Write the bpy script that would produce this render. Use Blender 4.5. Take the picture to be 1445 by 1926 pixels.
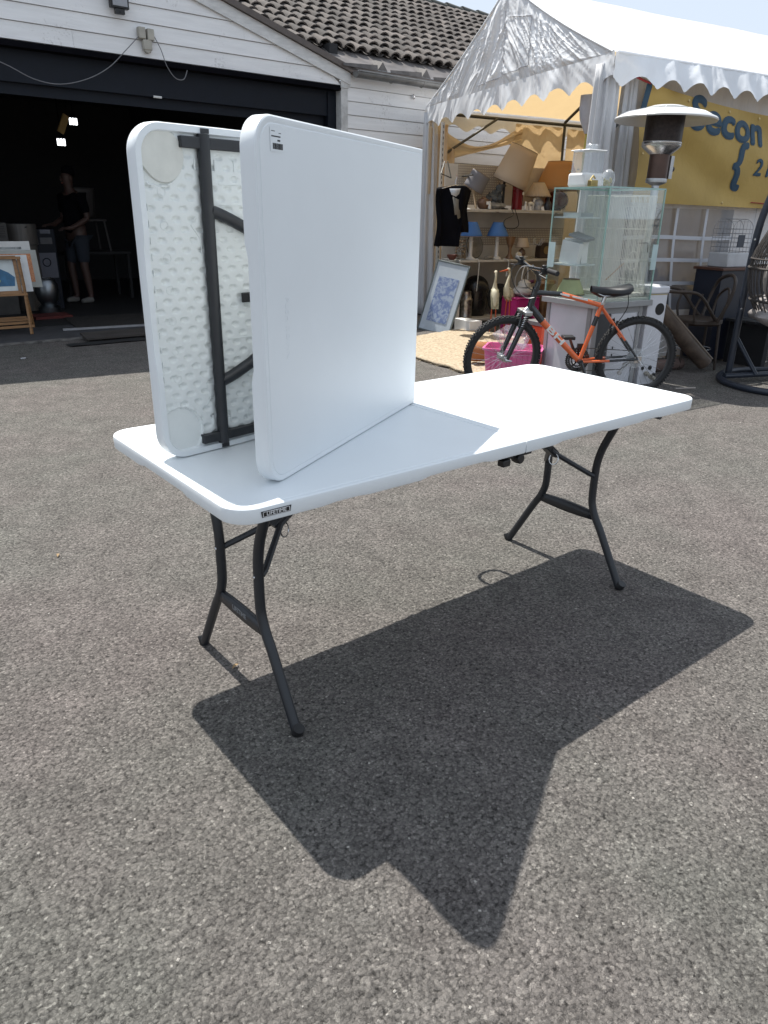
import bpy, bmesh, math, random
from math import sin, cos, pi, radians, sqrt, atan2
from mathutils import Vector, Matrix, noise
random.seed(7)
for o in list(bpy.data.objects): bpy.data.objects.remove(o)
S = bpy.context.scene
COL = S.collection
V = Vector

# ------------------------------------------------------------------ camera
cam = bpy.data.cameras.new('camera'); camo = bpy.data.objects.new('camera', cam); COL.objects.link(camo)
cam.sensor_fit = 'HORIZONTAL'; cam.sensor_width = 36.0; cam.lens = 1376.6/1445*36.0
cam.clip_start = 0.05; cam.clip_end = 2000
pit, rol, yaw = .3894, .018, .6791
fw = V((sin(yaw)*cos(pit), cos(yaw)*cos(pit), -sin(pit)))
rt = V((cos(yaw), -sin(yaw), 0)); up = rt.cross(fw)
r2 = rt*cos(rol)+up*sin(rol); u2 = -rt*sin(rol)+up*cos(rol)
m = Matrix((r2, u2, -fw)).transposed().to_4x4(); m.translation = (-1.5546, -1.6718, 1.3229)
camo.matrix_world = m
S.camera = camo
S.render.resolution_x = 768; S.render.resolution_y = 1024

# ------------------------------------------------------------------ world, sun, exposure
SUN_EL, SUN_AZ = radians(63.0), radians(-0.7)       # azimuth from +Y towards +X
w = bpy.data.worlds.new('World'); S.world = w; w.use_nodes = True
nt = w.node_tree; bg = nt.nodes['Background']
sky = nt.nodes.new('ShaderNodeTexSky'); sky.sky_type = 'NISHITA'; sky.sun_disc = False
sky.sun_elevation = SUN_EL; sky.sun_rotation = SUN_AZ; sky.air_density = 1.0; sky.dust_density = 1.5; sky.ozone_density = 1.0
mxs = nt.nodes.new('ShaderNodeMix'); mxs.data_type = 'RGBA'; mxs.inputs[0].default_value = .82; mxs.inputs[7].default_value = (7.3, 8.2, 9.4, 1)   # thin high cloud veil
nt.links.new(sky.outputs[0], mxs.inputs[6]); nt.links.new(mxs.outputs[2], bg.inputs[0]); bg.inputs[1].default_value = 0.08
sl = bpy.data.lights.new('sun', 'SUN'); sl.energy = 5.0; sl.angle = radians(0.5); sl.color = (1, .965, .90)
so = bpy.data.objects.new('sun', sl); COL.objects.link(so)
sd = V((sin(SUN_AZ)*cos(SUN_EL), cos(SUN_AZ)*cos(SUN_EL), sin(SUN_EL)))
so.rotation_euler = sd.to_track_quat('Z', 'Y').to_euler(); so.location = (0, 5, 12)
S.view_settings.view_transform = 'Standard'; S.view_settings.look = 'None'
S.view_settings.exposure = 0.52; S.view_settings.gamma = 1
S.render.engine = 'CYCLES'
S.cycles.max_bounces = 8; S.cycles.transparent_max_bounces = 24

# ------------------------------------------------------------------ helpers
ORG = {}
def frame(loc, x, z=(0, 0, 1)):
    """matrix whose X axis is x, Z axis near z"""
    x = V(x).normalized(); z = V(z); y = z.cross(x).normalized(); z = x.cross(y)
    M = Matrix((x, y, z)).transposed().to_4x4(); M.translation = loc
    return M
def T(x, y, z): return Matrix.Translation((x, y, z))
def R(a, ax='Z'): return Matrix.Rotation(a, 4, ax)
def tag(o, label=None, cat=None, group=None, kind=None):
    if label: o['label'] = label
    if cat: o['category'] = cat
    if group: o['group'] = group
    if kind: o['kind'] = kind
    return o
def thing(name, label, cat, loc=(0, 0, 0), group=None):
    o = bpy.data.objects.new(name, None); o.empty_display_size = .1; COL.objects.link(o)
    o.location = loc; ORG[o.name] = V(loc)
    return tag(o, label, cat, group)
class MB:
    def __init__(s, M=None): s.v = []; s.f = []; s.M = M or Matrix()
    def add(s, vs, fs, M=None):
        n = len(s.v); MM = s.M @ M if M else s.M
        s.v += [MM @ V(p) for p in vs]; s.f += [tuple(i+n for i in f) for f in fs]
        return s
    def box(s, lo, hi, M=None):
        x0, y0, z0 = lo; x1, y1, z1 = hi
        return s.add([(x0,y0,z0),(x1,y0,z0),(x1,y1,z0),(x0,y1,z0),(x0,y0,z1),(x1,y0,z1),(x1,y1,z1),(x0,y1,z1)],
                     [(0,3,2,1),(4,5,6,7),(0,1,5,4),(1,2,6,5),(2,3,7,6),(3,0,4,7)], M)
    def tube(s, pts, r, n=8, closed=False, cap=True, M=None):
        pts = [V(p) for p in pts]; k = len(pts)
        rs = r if isinstance(r, (list, tuple)) else [r]*k
        up_ = None; vs = []; fs = []
        for i, p in enumerate(pts):
            a = pts[(i-1) % k] if (closed or i > 0) else p
            b = pts[(i+1) % k] if (closed or i < k-1) else p
            t = (b-a)
            t = t.normalized() if t.length > 1e-9 else V((0, 0, 1))
            if up_ is None: up_ = V((0, 0, 1)) if abs(t.z) < .9 else V((1, 0, 0))
            x = up_.cross(t)
            if x.length < 1e-6: x = V((1, 0, 0)).cross(t)
            x.normalize(); y = t.cross(x); up_ = y
            for j in range(n):
                an = 2*pi*j/n; vs.append(p+(x*cos(an)+y*sin(an))*rs[i])
        for i in range(k if closed else k-1):
            for j in range(n):
                a = i*n+j; b = i*n+(j+1) % n; c = ((i+1) % k)*n+(j+1) % n; d = ((i+1) % k)*n+j
                fs.append((a, b, c, d))
        if cap and not closed:
            fs.append(tuple(reversed(range(n)))); fs.append(tuple((k-1)*n+j for j in range(n)))
        return s.add(vs, fs, M)
    def lathe(s, prof, n=20, M=None, wob=None, cap=True):
        vs = []; fs = []; k = len(prof)
        for i, (r, z) in enumerate(prof):
            for j in range(n):
                a = 2*pi*j/n; rr = r*(wob(a, i) if wob else 1)
                vs.append((rr*cos(a), rr*sin(a), z))
        for i in range(k-1):
            for j in range(n):
                fs.append((i*n+j, i*n+(j+1) % n, (i+1)*n+(j+1) % n, (i+1)*n+j))
        if cap and prof[0][0] > 1e-6: fs.append(tuple(reversed(range(n))))
        if cap and prof[-1][0] > 1e-6: fs.append(tuple((k-1)*n+j for j in range(n)))
        return s.add(vs, fs, M)
    def sheet(s, nu, nv, f, M=None, thick=0):
        vs = [V(f(i/nu, j/nv)) for j in range(nv+1) for i in range(nu+1)]
        fs = [(j*(nu+1)+i, j*(nu+1)+i+1, (j+1)*(nu+1)+i+1, (j+1)*(nu+1)+i) for j in range(nv) for i in range(nu)]
        return s.add(vs, fs, M)
    def prism(s, poly, z0, z1, M=None):
        n = len(poly)
        vs = [(x, y, z0) for x, y in poly]+[(x, y, z1) for x, y in poly]
        fs = [tuple(reversed(range(n))), tuple(range(n, 2*n))]+[(i, (i+1) % n, n+(i+1) % n, n+i) for i in range(n)]
        return s.add(vs, fs, M)
    def blob(s, c, r, M=None, n=12, k=8, rough=0, seed=0):
        rx, ry, rz = r if isinstance(r, (tuple, list)) else (r, r, r); vs = []; fs = []
        vs.append((c[0], c[1], c[2]-rz))
        for i in range(1, k):
            th = -pi/2+pi*i/k
            for j in range(n):
                a = 2*pi*j/n; d = V((cos(th)*cos(a), cos(th)*sin(a), sin(th)))
                q = 1+rough*noise.noise(d*2.2+V((seed, seed*2, 0)))
                vs.append((c[0]+d.x*rx*q, c[1]+d.y*ry*q, c[2]+d.z*rz*q))
        vs.append((c[0], c[1], c[2]+rz)); L = len(vs)-1
        for j in range(n): fs.append((0, 1+(j+1) % n, 1+j))
        for i in range(k-2):
            for j in range(n):
                fs.append((1+i*n+j, 1+i*n+(j+1) % n, 1+(i+1)*n+(j+1) % n, 1+(i+1)*n+j))
        for j in range(n): fs.append((L, 1+(k-2)*n+j, 1+(k-2)*n+(j+1) % n))
        return s.add(vs, fs, M)
    def build(s, name, mat, parent=None, smooth=35, bevel=0, label=None, cat=None, group=None, kind=None, solid=0, fix=False):
        me = bpy.data.meshes.new(name)
        o0 = ORG.get(parent.name, V((0, 0, 0))) if parent else V((0, 0, 0))
        if not parent and s.v and not kind:
            xs = [p.x for p in s.v]; ys = [p.y for p in s.v]; zs = [p.z for p in s.v]
            o0 = V(((min(xs)+max(xs))/2, (min(ys)+max(ys))/2, min(zs)))
        me.from_pydata([tuple(p-o0) for p in s.v], [], s.f)
        me.materials.append(mat)
        if fix:
            bm = bmesh.new(); bm.from_mesh(me); bmesh.ops.recalc_face_normals(bm, faces=bm.faces); bm.to_mesh(me); bm.free()
        if smooth:
            for p in me.polygons: p.use_smooth = True
            me.set_sharp_from_angle(angle=radians(smooth))
        me.validate(); me.update()
        o = bpy.data.objects.new(name, me); COL.objects.link(o)
        if parent: o.parent = parent; ORG[o.name] = o0
        else: o.location = o0; ORG[o.name] = o0
        if parent and parent.type == 'MESH':        # sub-part: parent mesh sits at its own origin
            pass
        if bevel:
            b = o.modifiers.new('bevel', 'BEVEL'); b.width = bevel; b.segments = 2; b.limit_method = 'ANGLE'; b.angle_limit = radians(40)
        if solid:
            q = o.modifiers.new('solid', 'SOLIDIFY'); q.thickness = solid; q.offset = 0
        return tag(o, label, cat, group, kind)
def text(name, body, size, M, mat, parent=None, bold=0, ext=.0006, fn=None, sx=1, align='CENTER', res=3):
    cu = bpy.data.curves.new('t', 'FONT'); cu.body = body; cu.size = size; cu.align_x = align; cu.align_y = 'CENTER'
    cu.extrude = ext; cu.resolution_u = res
    to = bpy.data.objects.new('t', cu); COL.objects.link(to); bpy.context.view_layer.update()
    me = bpy.data.meshes.new_from_object(to.evaluated_get(bpy.context.evaluated_depsgraph_get()))
    bpy.data.objects.remove(to); bpy.data.curves.remove(cu)
    mb = MB()
    vs = [v.co.copy() for v in me.vertices]
    if fn: vs = [V(fn(v.x*sx, v.y, v.z)) for v in vs]
    else: vs = [M @ V((v.x*sx, v.y, v.z)) for v in vs]
    fs = [tuple(p.vertices) for p in me.polygons]
    mb.add(vs, fs)
    if bold:
        for k in range(8):
            a = 2*pi*k/8; o = (bold*cos(a), bold*sin(a), -.00012*(k+1)*(1 if not fn else 4))
            mb.add([V(fn(v.co.x*sx+o[0], v.co.y+o[1], v.co.z+o[2])) if fn else M @ V((v.co.x*sx+o[0], v.co.y+o[1], v.co.z+o[2])) for v in me.vertices], fs)
    bpy.data.meshes.remove(me)
    return mb.build(name, mat, parent, smooth=0)
def copy_tree(o, dloc, label=None):
    c = o.copy(); COL.objects.link(c); c.location = V(o.location)+V(dloc)
    if label: c['label'] = label
    for ch in list(o.children):
        d = ch.copy(); COL.objects.link(d); d.parent = c
        for g in list(ch.children):
            e = g.copy(); COL.objects.link(e); e.parent = d
    return c

# ------------------------------------------------------------------ materials
def newmat(name):
    m = bpy.data.materials.new(name); m.use_nodes = True
    return m, m.node_tree, m.node_tree.nodes['Principled BSDF']
def nd(nt, t, **k):
    n = nt.nodes.new(t)
    for a, b in k.items():
        if a.startswith('i_'):
            key = a[2:]; n.inputs[int(key) if key.isdigit() else key].default_value = b
        else: setattr(n, a, b)
    return n
def mat(name, col, rough=.5, metal=0, var=.15, scale=9, bump=0, bscale=80, spec=.5, col2=None, stretch=None, emis=0, coat=0, sheen=0, island=0, specks=0):
    m, nt, p = newmat(name); L = nt.links.new
    tc = nd(nt, 'ShaderNodeTexCoord'); src = tc.outputs['Object']
    if stretch:
        mp = nd(nt, 'ShaderNodeMapping'); mp.inputs['Scale'].default_value = stretch; L(src, mp.inputs[0]); src = mp.outputs[0]
    n1 = nd(nt, 'ShaderNodeTexNoise', i_Scale=scale, i_Detail=6.0, i_Roughness=.6); L(src, n1.inputs['Vector'])
    cr = nd(nt, 'ShaderNodeValToRGB'); c = V(col); d = V(col2) if col2 else c*(1-var)
    e = c*(1+var*.5) if not col2 else c
    cr.color_ramp.elements[0].position = .3; cr.color_ramp.elements[1].position = .7
    cr.color_ramp.elements[0].color = (*d, 1); cr.color_ramp.elements[1].color = (min(1, e[0]), min(1, e[1]), min(1, e[2]), 1)
    L(n1.outputs['Fac'], cr.inputs[0]); out = cr.outputs[0]
    if island:
        g = nd(nt, 'ShaderNodeNewGeometry'); mr = nd(nt, 'ShaderNodeMapRange', i_3=1-island, i_4=1+island*.6); L(g.outputs['Random Per Island'], mr.inputs[0])
        vm = nd(nt, 'ShaderNodeVectorMath', operation='SCALE'); L(out, vm.inputs[0]); L(mr.outputs[0], vm.inputs['Scale']); out = vm.outputs[0]
    if specks:                                   # flaked spots and grime
        ns = nd(nt, 'ShaderNodeTexNoise', i_Scale=38.0, i_Detail=5.0, i_Roughness=.7); L(tc.outputs['Object'], ns.inputs['Vector'])
        nb = nd(nt, 'ShaderNodeTexNoise', i_Scale=2.2, i_Detail=3.0); L(tc.outputs['Object'], nb.inputs['Vector'])
        mu = nd(nt, 'ShaderNodeMath', operation='MULTIPLY'); L(ns.outputs['Fac'], mu.inputs[0]); L(nb.outputs['Fac'], mu.inputs[1])
        mr_ = nd(nt, 'ShaderNodeMapRange', i_1=.335, i_2=.40, i_3=0.0, i_4=specks); L(mu.outputs[0], mr_.inputs[0])
        mz = nd(nt, 'ShaderNodeMix'); mz.data_type = 'RGBA'; mz.inputs[7].default_value = (.20, .185, .165, 1); L(mr_.outputs[0], mz.inputs[0]); L(out, mz.inputs[6]); out = mz.outputs[2]
    L(out, p.inputs['Base Color'])
    p.inputs['Metallic'].default_value = metal; p.inputs['Specular IOR Level'].default_value = spec
    rr = nd(nt, 'ShaderNodeMapRange', i_3=max(.02, rough-.06), i_4=min(1, rough+.08)); L(n1.outputs['Fac'], rr.inputs[0]); L(rr.outputs[0], p.inputs['Roughness'])
    if bump:
        n2 = nd(nt, 'ShaderNodeTexNoise', i_Scale=bscale, i_Detail=4.0); L(src, n2.inputs['Vector'])
        b = nd(nt, 'ShaderNodeBump', i_Strength=1.0, i_Distance=bump); L(n2.outputs['Fac'], b.inputs['Height']); L(b.outputs[0], p.inputs['Normal'])
    if coat: p.inputs['Coat Weight'].default_value = coat
    if sheen: p.inputs['Sheen Weight'].default_value = sheen
    if emis:
        p.inputs['Emission Color'].default_value = (*col, 1); p.inputs['Emission Strength'].default_value = emis
    return m
def fabric(name, col, tcol, tfac=.4, bump=.004, bscale=9, rough=.6, stretch=(1, 1, 1)):
    """woven or PVC cloth: diffuse front plus light let through"""
    m, nt, p = newmat(name); L = nt.links.new
    tc = nd(nt, 'ShaderNodeTexCoord'); mp = nd(nt, 'ShaderNodeMapping'); mp.inputs['Scale'].default_value = stretch; L(tc.outputs['Object'], mp.inputs[0])
    n1 = nd(nt, 'ShaderNodeTexNoise', i_Scale=2.2, i_Detail=5.0); L(mp.outputs[0], n1.inputs['Vector'])
    cr = nd(nt, 'ShaderNodeValToRGB'); c = V(col)
    cr.color_ramp.elements[0].position = .35; cr.color_ramp.elements[0].color = (*(c*.86), 1); cr.color_ramp.elements[1].position = .62; cr.color_ramp.elements[1].color = (*c, 1)
    L(n1.outputs['Fac'], cr.inputs[0]); L(cr.outputs[0], p.inputs['Base Color']); p.inputs['Roughness'].default_value = rough
    p.inputs['Specular IOR Level'].default_value = .3
    n2 = nd(nt, 'ShaderNodeTexNoise', i_Scale=bscale, i_Detail=3.0, i_Distortion=.9); L(mp.outputs[0], n2.inputs['Vector'])
    b = nd(nt, 'ShaderNodeBump', i_Strength=1.0, i_Distance=bump); L(n2.outputs['Fac'], b.inputs['Height']); L(b.outputs[0], p.inputs['Normal'])
    t = nd(nt, 'ShaderNodeBsdfTranslucent', i_Color=(*tcol, 1)); L(b.outputs[0], t.inputs['Normal'])
    mx = nd(nt, 'ShaderNodeMixShader', i_0=tfac); L(p.outputs[0], mx.inputs[1]); L(t.outputs[0], mx.inputs[2])
    L(mx.outputs[0], nt.nodes['Material Output'].inputs[0])
    return m
def glass(name, tint=(.97, .985, .98), gloss=.09, rough=.02, body=0, bcol=(.8, .8, .8)):
    m, nt, p = newmat(name); L = nt.links.new
    lw = nd(nt, 'ShaderNodeLayerWeight', i_Blend=.25)
    mr = nd(nt, 'ShaderNodeMapRange', i_3=gloss*.4, i_4=.38); L(lw.outputs['Fresnel'], mr.inputs[0])
    tr = nd(nt, 'ShaderNodeBsdfTransparent', i_Color=(*tint, 1)); gl = nd(nt, 'ShaderNodeBsdfGlossy', i_Roughness=rough)
    base = tr
    if body:
        df = nd(nt, 'ShaderNodeBsdfDiffuse', i_Color=(*bcol, 1)); mb = nd(nt, 'ShaderNodeMixShader', i_0=body); L(tr.outputs[0], mb.inputs[1]); L(df.outputs[0], mb.inputs[2]); base = mb
    mx = nd(nt, 'ShaderNodeMixShader'); L(mr.outputs[0], mx.inputs[0]); L(base.outputs[0], mx.inputs[1]); L(gl.outputs[0], mx.inputs[2])
    L(mx.outputs[0], nt.nodes['Material Output'].inputs[0])
    return m
def asphalt():
    m, nt, p = newmat('asphalt'); L = nt.links.new
    tc = nd(nt, 'ShaderNodeTexCoord'); src = tc.outputs['Object']
    def sc(o, k):
        x = nd(nt, 'ShaderNodeMath', operation='MULTIPLY'); x.inputs[1].default_value = k; L(o, x.inputs[0]); return x.outputs[0]
    def ad(a, b):
        x = nd(nt, 'ShaderNodeMath', operation='ADD'); L(a, x.inputs[0]); L(b, x.inputs[1]); return x.outputs[0]
    wn = nd(nt, 'ShaderNodeTexNoise', i_Scale=90.0, i_Detail=3.0, i_Roughness=.7); L(src, wn.inputs['Vector'])
    wv = nd(nt, 'ShaderNodeVectorMath', operation='MULTIPLY_ADD'); wv.inputs[1].default_value = (.016, .016, 0); L(wn.outputs['Color'], wv.inputs[0]); L(src, wv.inputs[2])
    def vor(scale):
        v = nd(nt, 'ShaderNodeTexVoronoi', i_Scale=scale); v.voronoi_dimensions = '2D'; L(wv.outputs[0], v.inputs['Vector']); return v
    v1, v2, v3 = vor(135.0), vor(280.0), vor(60.0)
    nf = nd(nt, 'ShaderNodeTexNoise', i_Scale=260.0, i_Detail=6.0, i_Roughness=.75); L(src, nf.inputs['Vector'])
    nm = nd(nt, 'ShaderNodeTexNoise', i_Scale=75.0, i_Detail=5.0, i_Roughness=.65); L(src, nm.inputs['Vector'])
    n2 = nd(nt, 'ShaderNodeTexNoise', i_Scale=.9, i_Detail=5.0, i_Roughness=.6); L(src, n2.inputs['Vector'])
    n3 = nd(nt, 'ShaderNodeTexNoise', i_Scale=6.0, i_Detail=6.0, i_Roughness=.65); L(src, n3.inputs['Vector'])
    sep = nd(nt, 'ShaderNodeSeparateColor'); L(v1.outputs['Color'], sep.inputs[0])
    sp2 = nd(nt, 'ShaderNodeSeparateColor'); L(v2.outputs['Color'], sp2.inputs[0])
    key = ad(ad(sc(sep.outputs[0], .50), sc(sp2.outputs[0], .26)), sc(nf.outputs['Fac'], .34))
    cr = nd(nt, 'ShaderNodeValToRGB'); E = cr.color_ramp.elements
    E[0].position = .12; E[0].color = (.060, .056, .054, 1); E[1].position = 1; E[1].color = (.44, .425, .40, 1)
    for q, c in ((.35, (.122, .115, .110)), (.62, (.172, .162, .154)), (.82, (.225, .212, .200)), (.90, (.33, .315, .295))):
        e = E.new(q); e.color = (*c, 1)
    L(key, cr.inputs[0])
    mr = nd(nt, 'ShaderNodeMapRange', i_1=.38, i_2=.72, i_3=1.07, i_4=.66); L(v1.outputs['Distance'], mr.inputs[0])  # crack shadows painted in: colour darkens towards the stone edges
    mm = nd(nt, 'ShaderNodeVectorMath', operation='SCALE'); L(cr.outputs[0], mm.inputs[0]); L(mr.outputs[0], mm.inputs['Scale'])
    # pits in the binder, their shadow painted into the colour
    pt = nd(nt, 'ShaderNodeMapRange', i_1=.36, i_2=.46, i_3=.35, i_4=1.0); L(nm.outputs['Fac'], pt.inputs[0])
    mp = nd(nt, 'ShaderNodeVectorMath', operation='SCALE'); L(mm.outputs[0], mp.inputs[0]); L(pt.outputs[0], mp.inputs['Scale'])
    cr2 = nd(nt, 'ShaderNodeValToRGB'); E = cr2.color_ramp.elements
    E[0].position = .35; E[0].color = (.98, 1.0, .95, 1); E[1].position = .65; E[1].color = (1.07, 1.0, .985, 1); L(n2.outputs['Fac'], cr2.inputs[0])
    m2 = nd(nt, 'ShaderNodeVectorMath', operation='MULTIPLY'); L(mp.outputs[0], m2.inputs[0]); L(cr2.outputs[0], m2.inputs[1])
    mr3 = nd(nt, 'ShaderNodeMapRange', i_1=.3, i_2=.7, i_3=.72, i_4=1.06); L(n3.outputs['Fac'], mr3.inputs[0])
    m3 = nd(nt, 'ShaderNodeVectorMath', operation='SCALE'); L(m2.outputs[0], m3.inputs[0]); L(mr3.outputs[0], m3.inputs['Scale'])
    L(m3.outputs[0], p.inputs['Base Color'])
    p.inputs['Roughness'].default_value = .88; p.inputs['Specular IOR Level'].default_value = .2
    h = ad(ad(sc(v1.outputs['Distance'], -.0022), sc(v2.outputs['Distance'], -.0012)), ad(ad(sc(nf.outputs['Fac'], .0062), sc(nm.outputs['Fac'], .0125)), sc(v3.outputs['Distance'], -.0030)))
    b = nd(nt, 'ShaderNodeBump', i_Strength=BUMP, i_Distance=1.0); L(h, b.inputs['Height']); L(b.outputs[0], p.inputs['Normal'])
    return m

BUMP = .85
M_asph = asphalt()
M_plast = mat('white moulded plastic', (.755, .79, .81), .40, var=.035, scale=2.5, bump=.0004, bscale=700, spec=.45)
M_plastu = mat('white plastic underside', (.74, .77, .76), .55, var=.04, scale=6, bump=.0006, bscale=300, spec=.35)
M_steel = mat('grey powder coated steel', (.020, .022, .026), .42, var=.15, scale=30, spec=.5)
M_blackp = mat('black plastic', (.012, .012, .013), .45, var=.3)
M_rubber = mat('black rubber', (.018, .018, .019), .75, var=.3, bump=.0008, bscale=300)
M_chrome = mat('bright metal', (.62, .62, .63), .25, metal=1, var=.1)
M_alu = mat('worn aluminium', (.5, .5, .5), .42, metal=1, var=.25, scale=20)
M_tan = mat('stained translucent plastic', (.66, .66, .61), .5, var=.12, scale=14)
M_siding = mat('white painted siding', (.80, .80, .80), .65, var=.09, scale=3, bump=.0018, bscale=14, stretch=(.6, 3, 6), island=.07, specks=.3)
M_trim = mat('grey weathered trim', (.42, .41, .40), .7, var=.3, scale=12)
M_navy = mat('dark navy painted panel', (.008, .011, .018), .5, var=.2, spec=.2)
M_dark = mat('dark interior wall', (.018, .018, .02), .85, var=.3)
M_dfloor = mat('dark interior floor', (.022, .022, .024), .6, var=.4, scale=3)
M_tile = mat('weathered clay roof tile', (.135, .115, .103), .9, col2=(.058, .052, .049), scale=7, bump=.006, bscale=30, island=.45)
M_zinc = mat('zinc sheet', (.17, .155, .15), .5, metal=.5, var=.35, scale=5)
M_gutter = mat('grey zinc gutter', (.24, .24, .235), .5, metal=.6, var=.25, scale=8)
M_white = mat('white paint', (.75, .75, .74), .45, var=.06)
M_offw = mat('off white board', (.50, .46, .41), .7, var=.08)
M_cream = mat('cream fabric shade', (.62, .54, .42), .85, var=.06)
M_black = mat('black cloth', (.004, .004, .006), .95, var=.3, spec=.08)
M_wood = mat('varnished wood', (.30, .16, .07), .5, var=.35, scale=6, stretch=(1, 1, 8))
M_dwood = mat('dark bentwood', (.045, .03, .022), .5, var=.4, scale=10)
M_glass = glass('clear glass', (.972, .988, .983), .045)
M_gedge = mat('green glass edge', (.30, .46, .42), .12, var=.1, spec=.8)
M_tent = fabric('white tent canvas', (.84, .845, .86), (.92, .66, .34), .32, bump=.0)
M_tentw = fabric('creased tent canvas', (.84, .86, .89), (.88, .74, .52), .08, bump=.010, bscale=5.0, stretch=(1, 1, .45))
M_curt = fabric('beige inner curtain', (.66, .55, .40), (.80, .58, .32), .38, bump=.02, bscale=5)

# ------------------------------------------------------------------ ground
MB().sheet(1, 1, lambda u, v: (-300+600*u, -300+600*v, 0)).build('ground', M_asph, smooth=0, kind='structure')
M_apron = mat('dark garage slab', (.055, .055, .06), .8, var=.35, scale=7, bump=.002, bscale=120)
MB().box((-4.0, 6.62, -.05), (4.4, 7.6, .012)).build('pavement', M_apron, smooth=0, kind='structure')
M_crack = mat('broken concrete edge', (.17, .16, .15), .9, var=.7, scale=12, bump=.01, bscale=20)
def crk():
    mb = MB(); a = []; b = []
    n = 60
    for i in range(n+1):
        x = -1.2+2.9*i/n; a.append((x, 6.58-.05*noise.noise(V((x*5, 1, 0)))-.02)); b.append((x, 6.635+.03*noise.noise(V((x*7, 7, 0)))))
    mb.prism(a+b[::-1], .003, .02); return mb
crk().build('kerb', M_crack, smooth=0, kind='structure')

# chips and bits lying on the asphalt
M_chip = mat('pale grit', (.42, .39, .35), .8, var=.4, scale=200)
mb = MB()
for i in range(420):
    d = random.uniform(.6, 6)**1.0; a = random.uniform(-.1, 1.35)
    x = -1.55+d*sin(a)*1.1; y = -1.67+d*cos(a)*1.1; s = random.uniform(.0015, .0036)*(1+.12*d)
    mb.add([(-s, -s*.5, .0), (s*.9, -s*.7, .0), (s, s*.6, .0), (-s*.7, s*.8, .0), (-s*.3, -s*.1, s*.7), (s*.4, s*.1, s*.6)],
           [(0, 1, 5, 4), (1, 2, 5), (2, 3, 4, 5), (3, 0, 4)], T(x, y, .001) @ R(random.uniform(0, 6.28)))
mb.build('loose_grit', M_chip, smooth=0, kind='stuff', label='scattered pale grit lying on the asphalt', cat='grit')
M_leaf = mat('dry leaf', (.30, .20, .10), .8, var=.3)
for k, (x, y, a, lab) in enumerate([(-.70, .11, .4, 'dry tan leaf beside the near leg shadow'), (-.9, 1.25, 1.2, 'pale scrap on the asphalt left of the table')]):
    mb = MB(T(x, y, .004) @ R(a)); mb.sheet(6, 3, lambda u, v: ((u-.5)*.032, (v-.5)*.011*sin(pi*min(max(u, .03), .97)), .006*sin(u*pi)+.002*abs(v-.5)))
    mb.build('dry_leaf', M_leaf, label=lab, cat='leaf')

# ------------------------------------------------------------------ folding tables
LH, WH = .915, .38
ZU = -.0305
def inset(poly, d):
    n = len(poly); out = []
    for i in range(n):
        p0, p1, p2 = V(poly[i-1]), V(poly[i]), V(poly[(i+1) % n])
        e1 = (p1-p0).normalized(); e2 = (p2-p1).normalized()
        n1 = V((-e1.y, e1.x)); n2 = V((-e2.y, e2.x)); b = n1+n2
        k = 2/ b.length_squared if b.length_squared > .1 else 1
        out.append(tuple(p1+b*(k*d)))
    return out
def outline(Rc=.065):
    p = [(.0011, -WH)]
    for i in range(1, 26): p.append((.0011+(LH-Rc-.0011)*i/26, -WH))
    for i in range(0, 13): a = -pi/2+pi/2*i/12; p.append((LH-Rc+Rc*cos(a), -WH+Rc+Rc*sin(a)))
    for i in range(1, 22): p.append((LH, -WH+Rc+(2*WH-2*Rc)*i/22))
    for i in range(0, 13): a = pi/2*i/12; p.append((LH-Rc+Rc*cos(a), WH-Rc+Rc*sin(a)))
    for i in range(25, -1, -1): p.append((.0011+(LH-Rc-.0011)*i/26, WH))
    return p
def sstep(a, b, x):
    t = min(1, max(0, (x-a)/(b-a))); return t*t*(3-2*t)
def skirt(x, y):
    if x > LH-.02: s = 1-sstep(.115, .145, abs(y))
    else: s = sstep(.14, .17, x)*(1-sstep(.36, .39, x)) + .5*sstep(.56, .58, x)*(1-sstep(.66, .69, x))
    return .0375-.0062*s
def panel_rings():
    o = outline(); rings = []
    for d, z in ((.0165, 0), (.0148, -.0012), (.0126, -.0012), (.0112, -.0006), (.0035, -.0010), (.0009, -.0032), (0, -.0065)):
        rings.append([(x, y, z) for x, y in inset(o, d)])
    full = lambda d, k, c: [(x, y, -(skirt(ox, oy)*k+c)) for (x, y), (ox, oy) in zip(inset(o, d), o)]
    rings.append(full(.0006, 1, -.004)); rings.append(full(.0025, 1, 0)); rings.append(full(.016, 1, 0)); rings.append(full(.0185, 1, -.004))
    rings.append([(x, y, -.022) for x, y in inset(o, .021)])
    return rings
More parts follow.
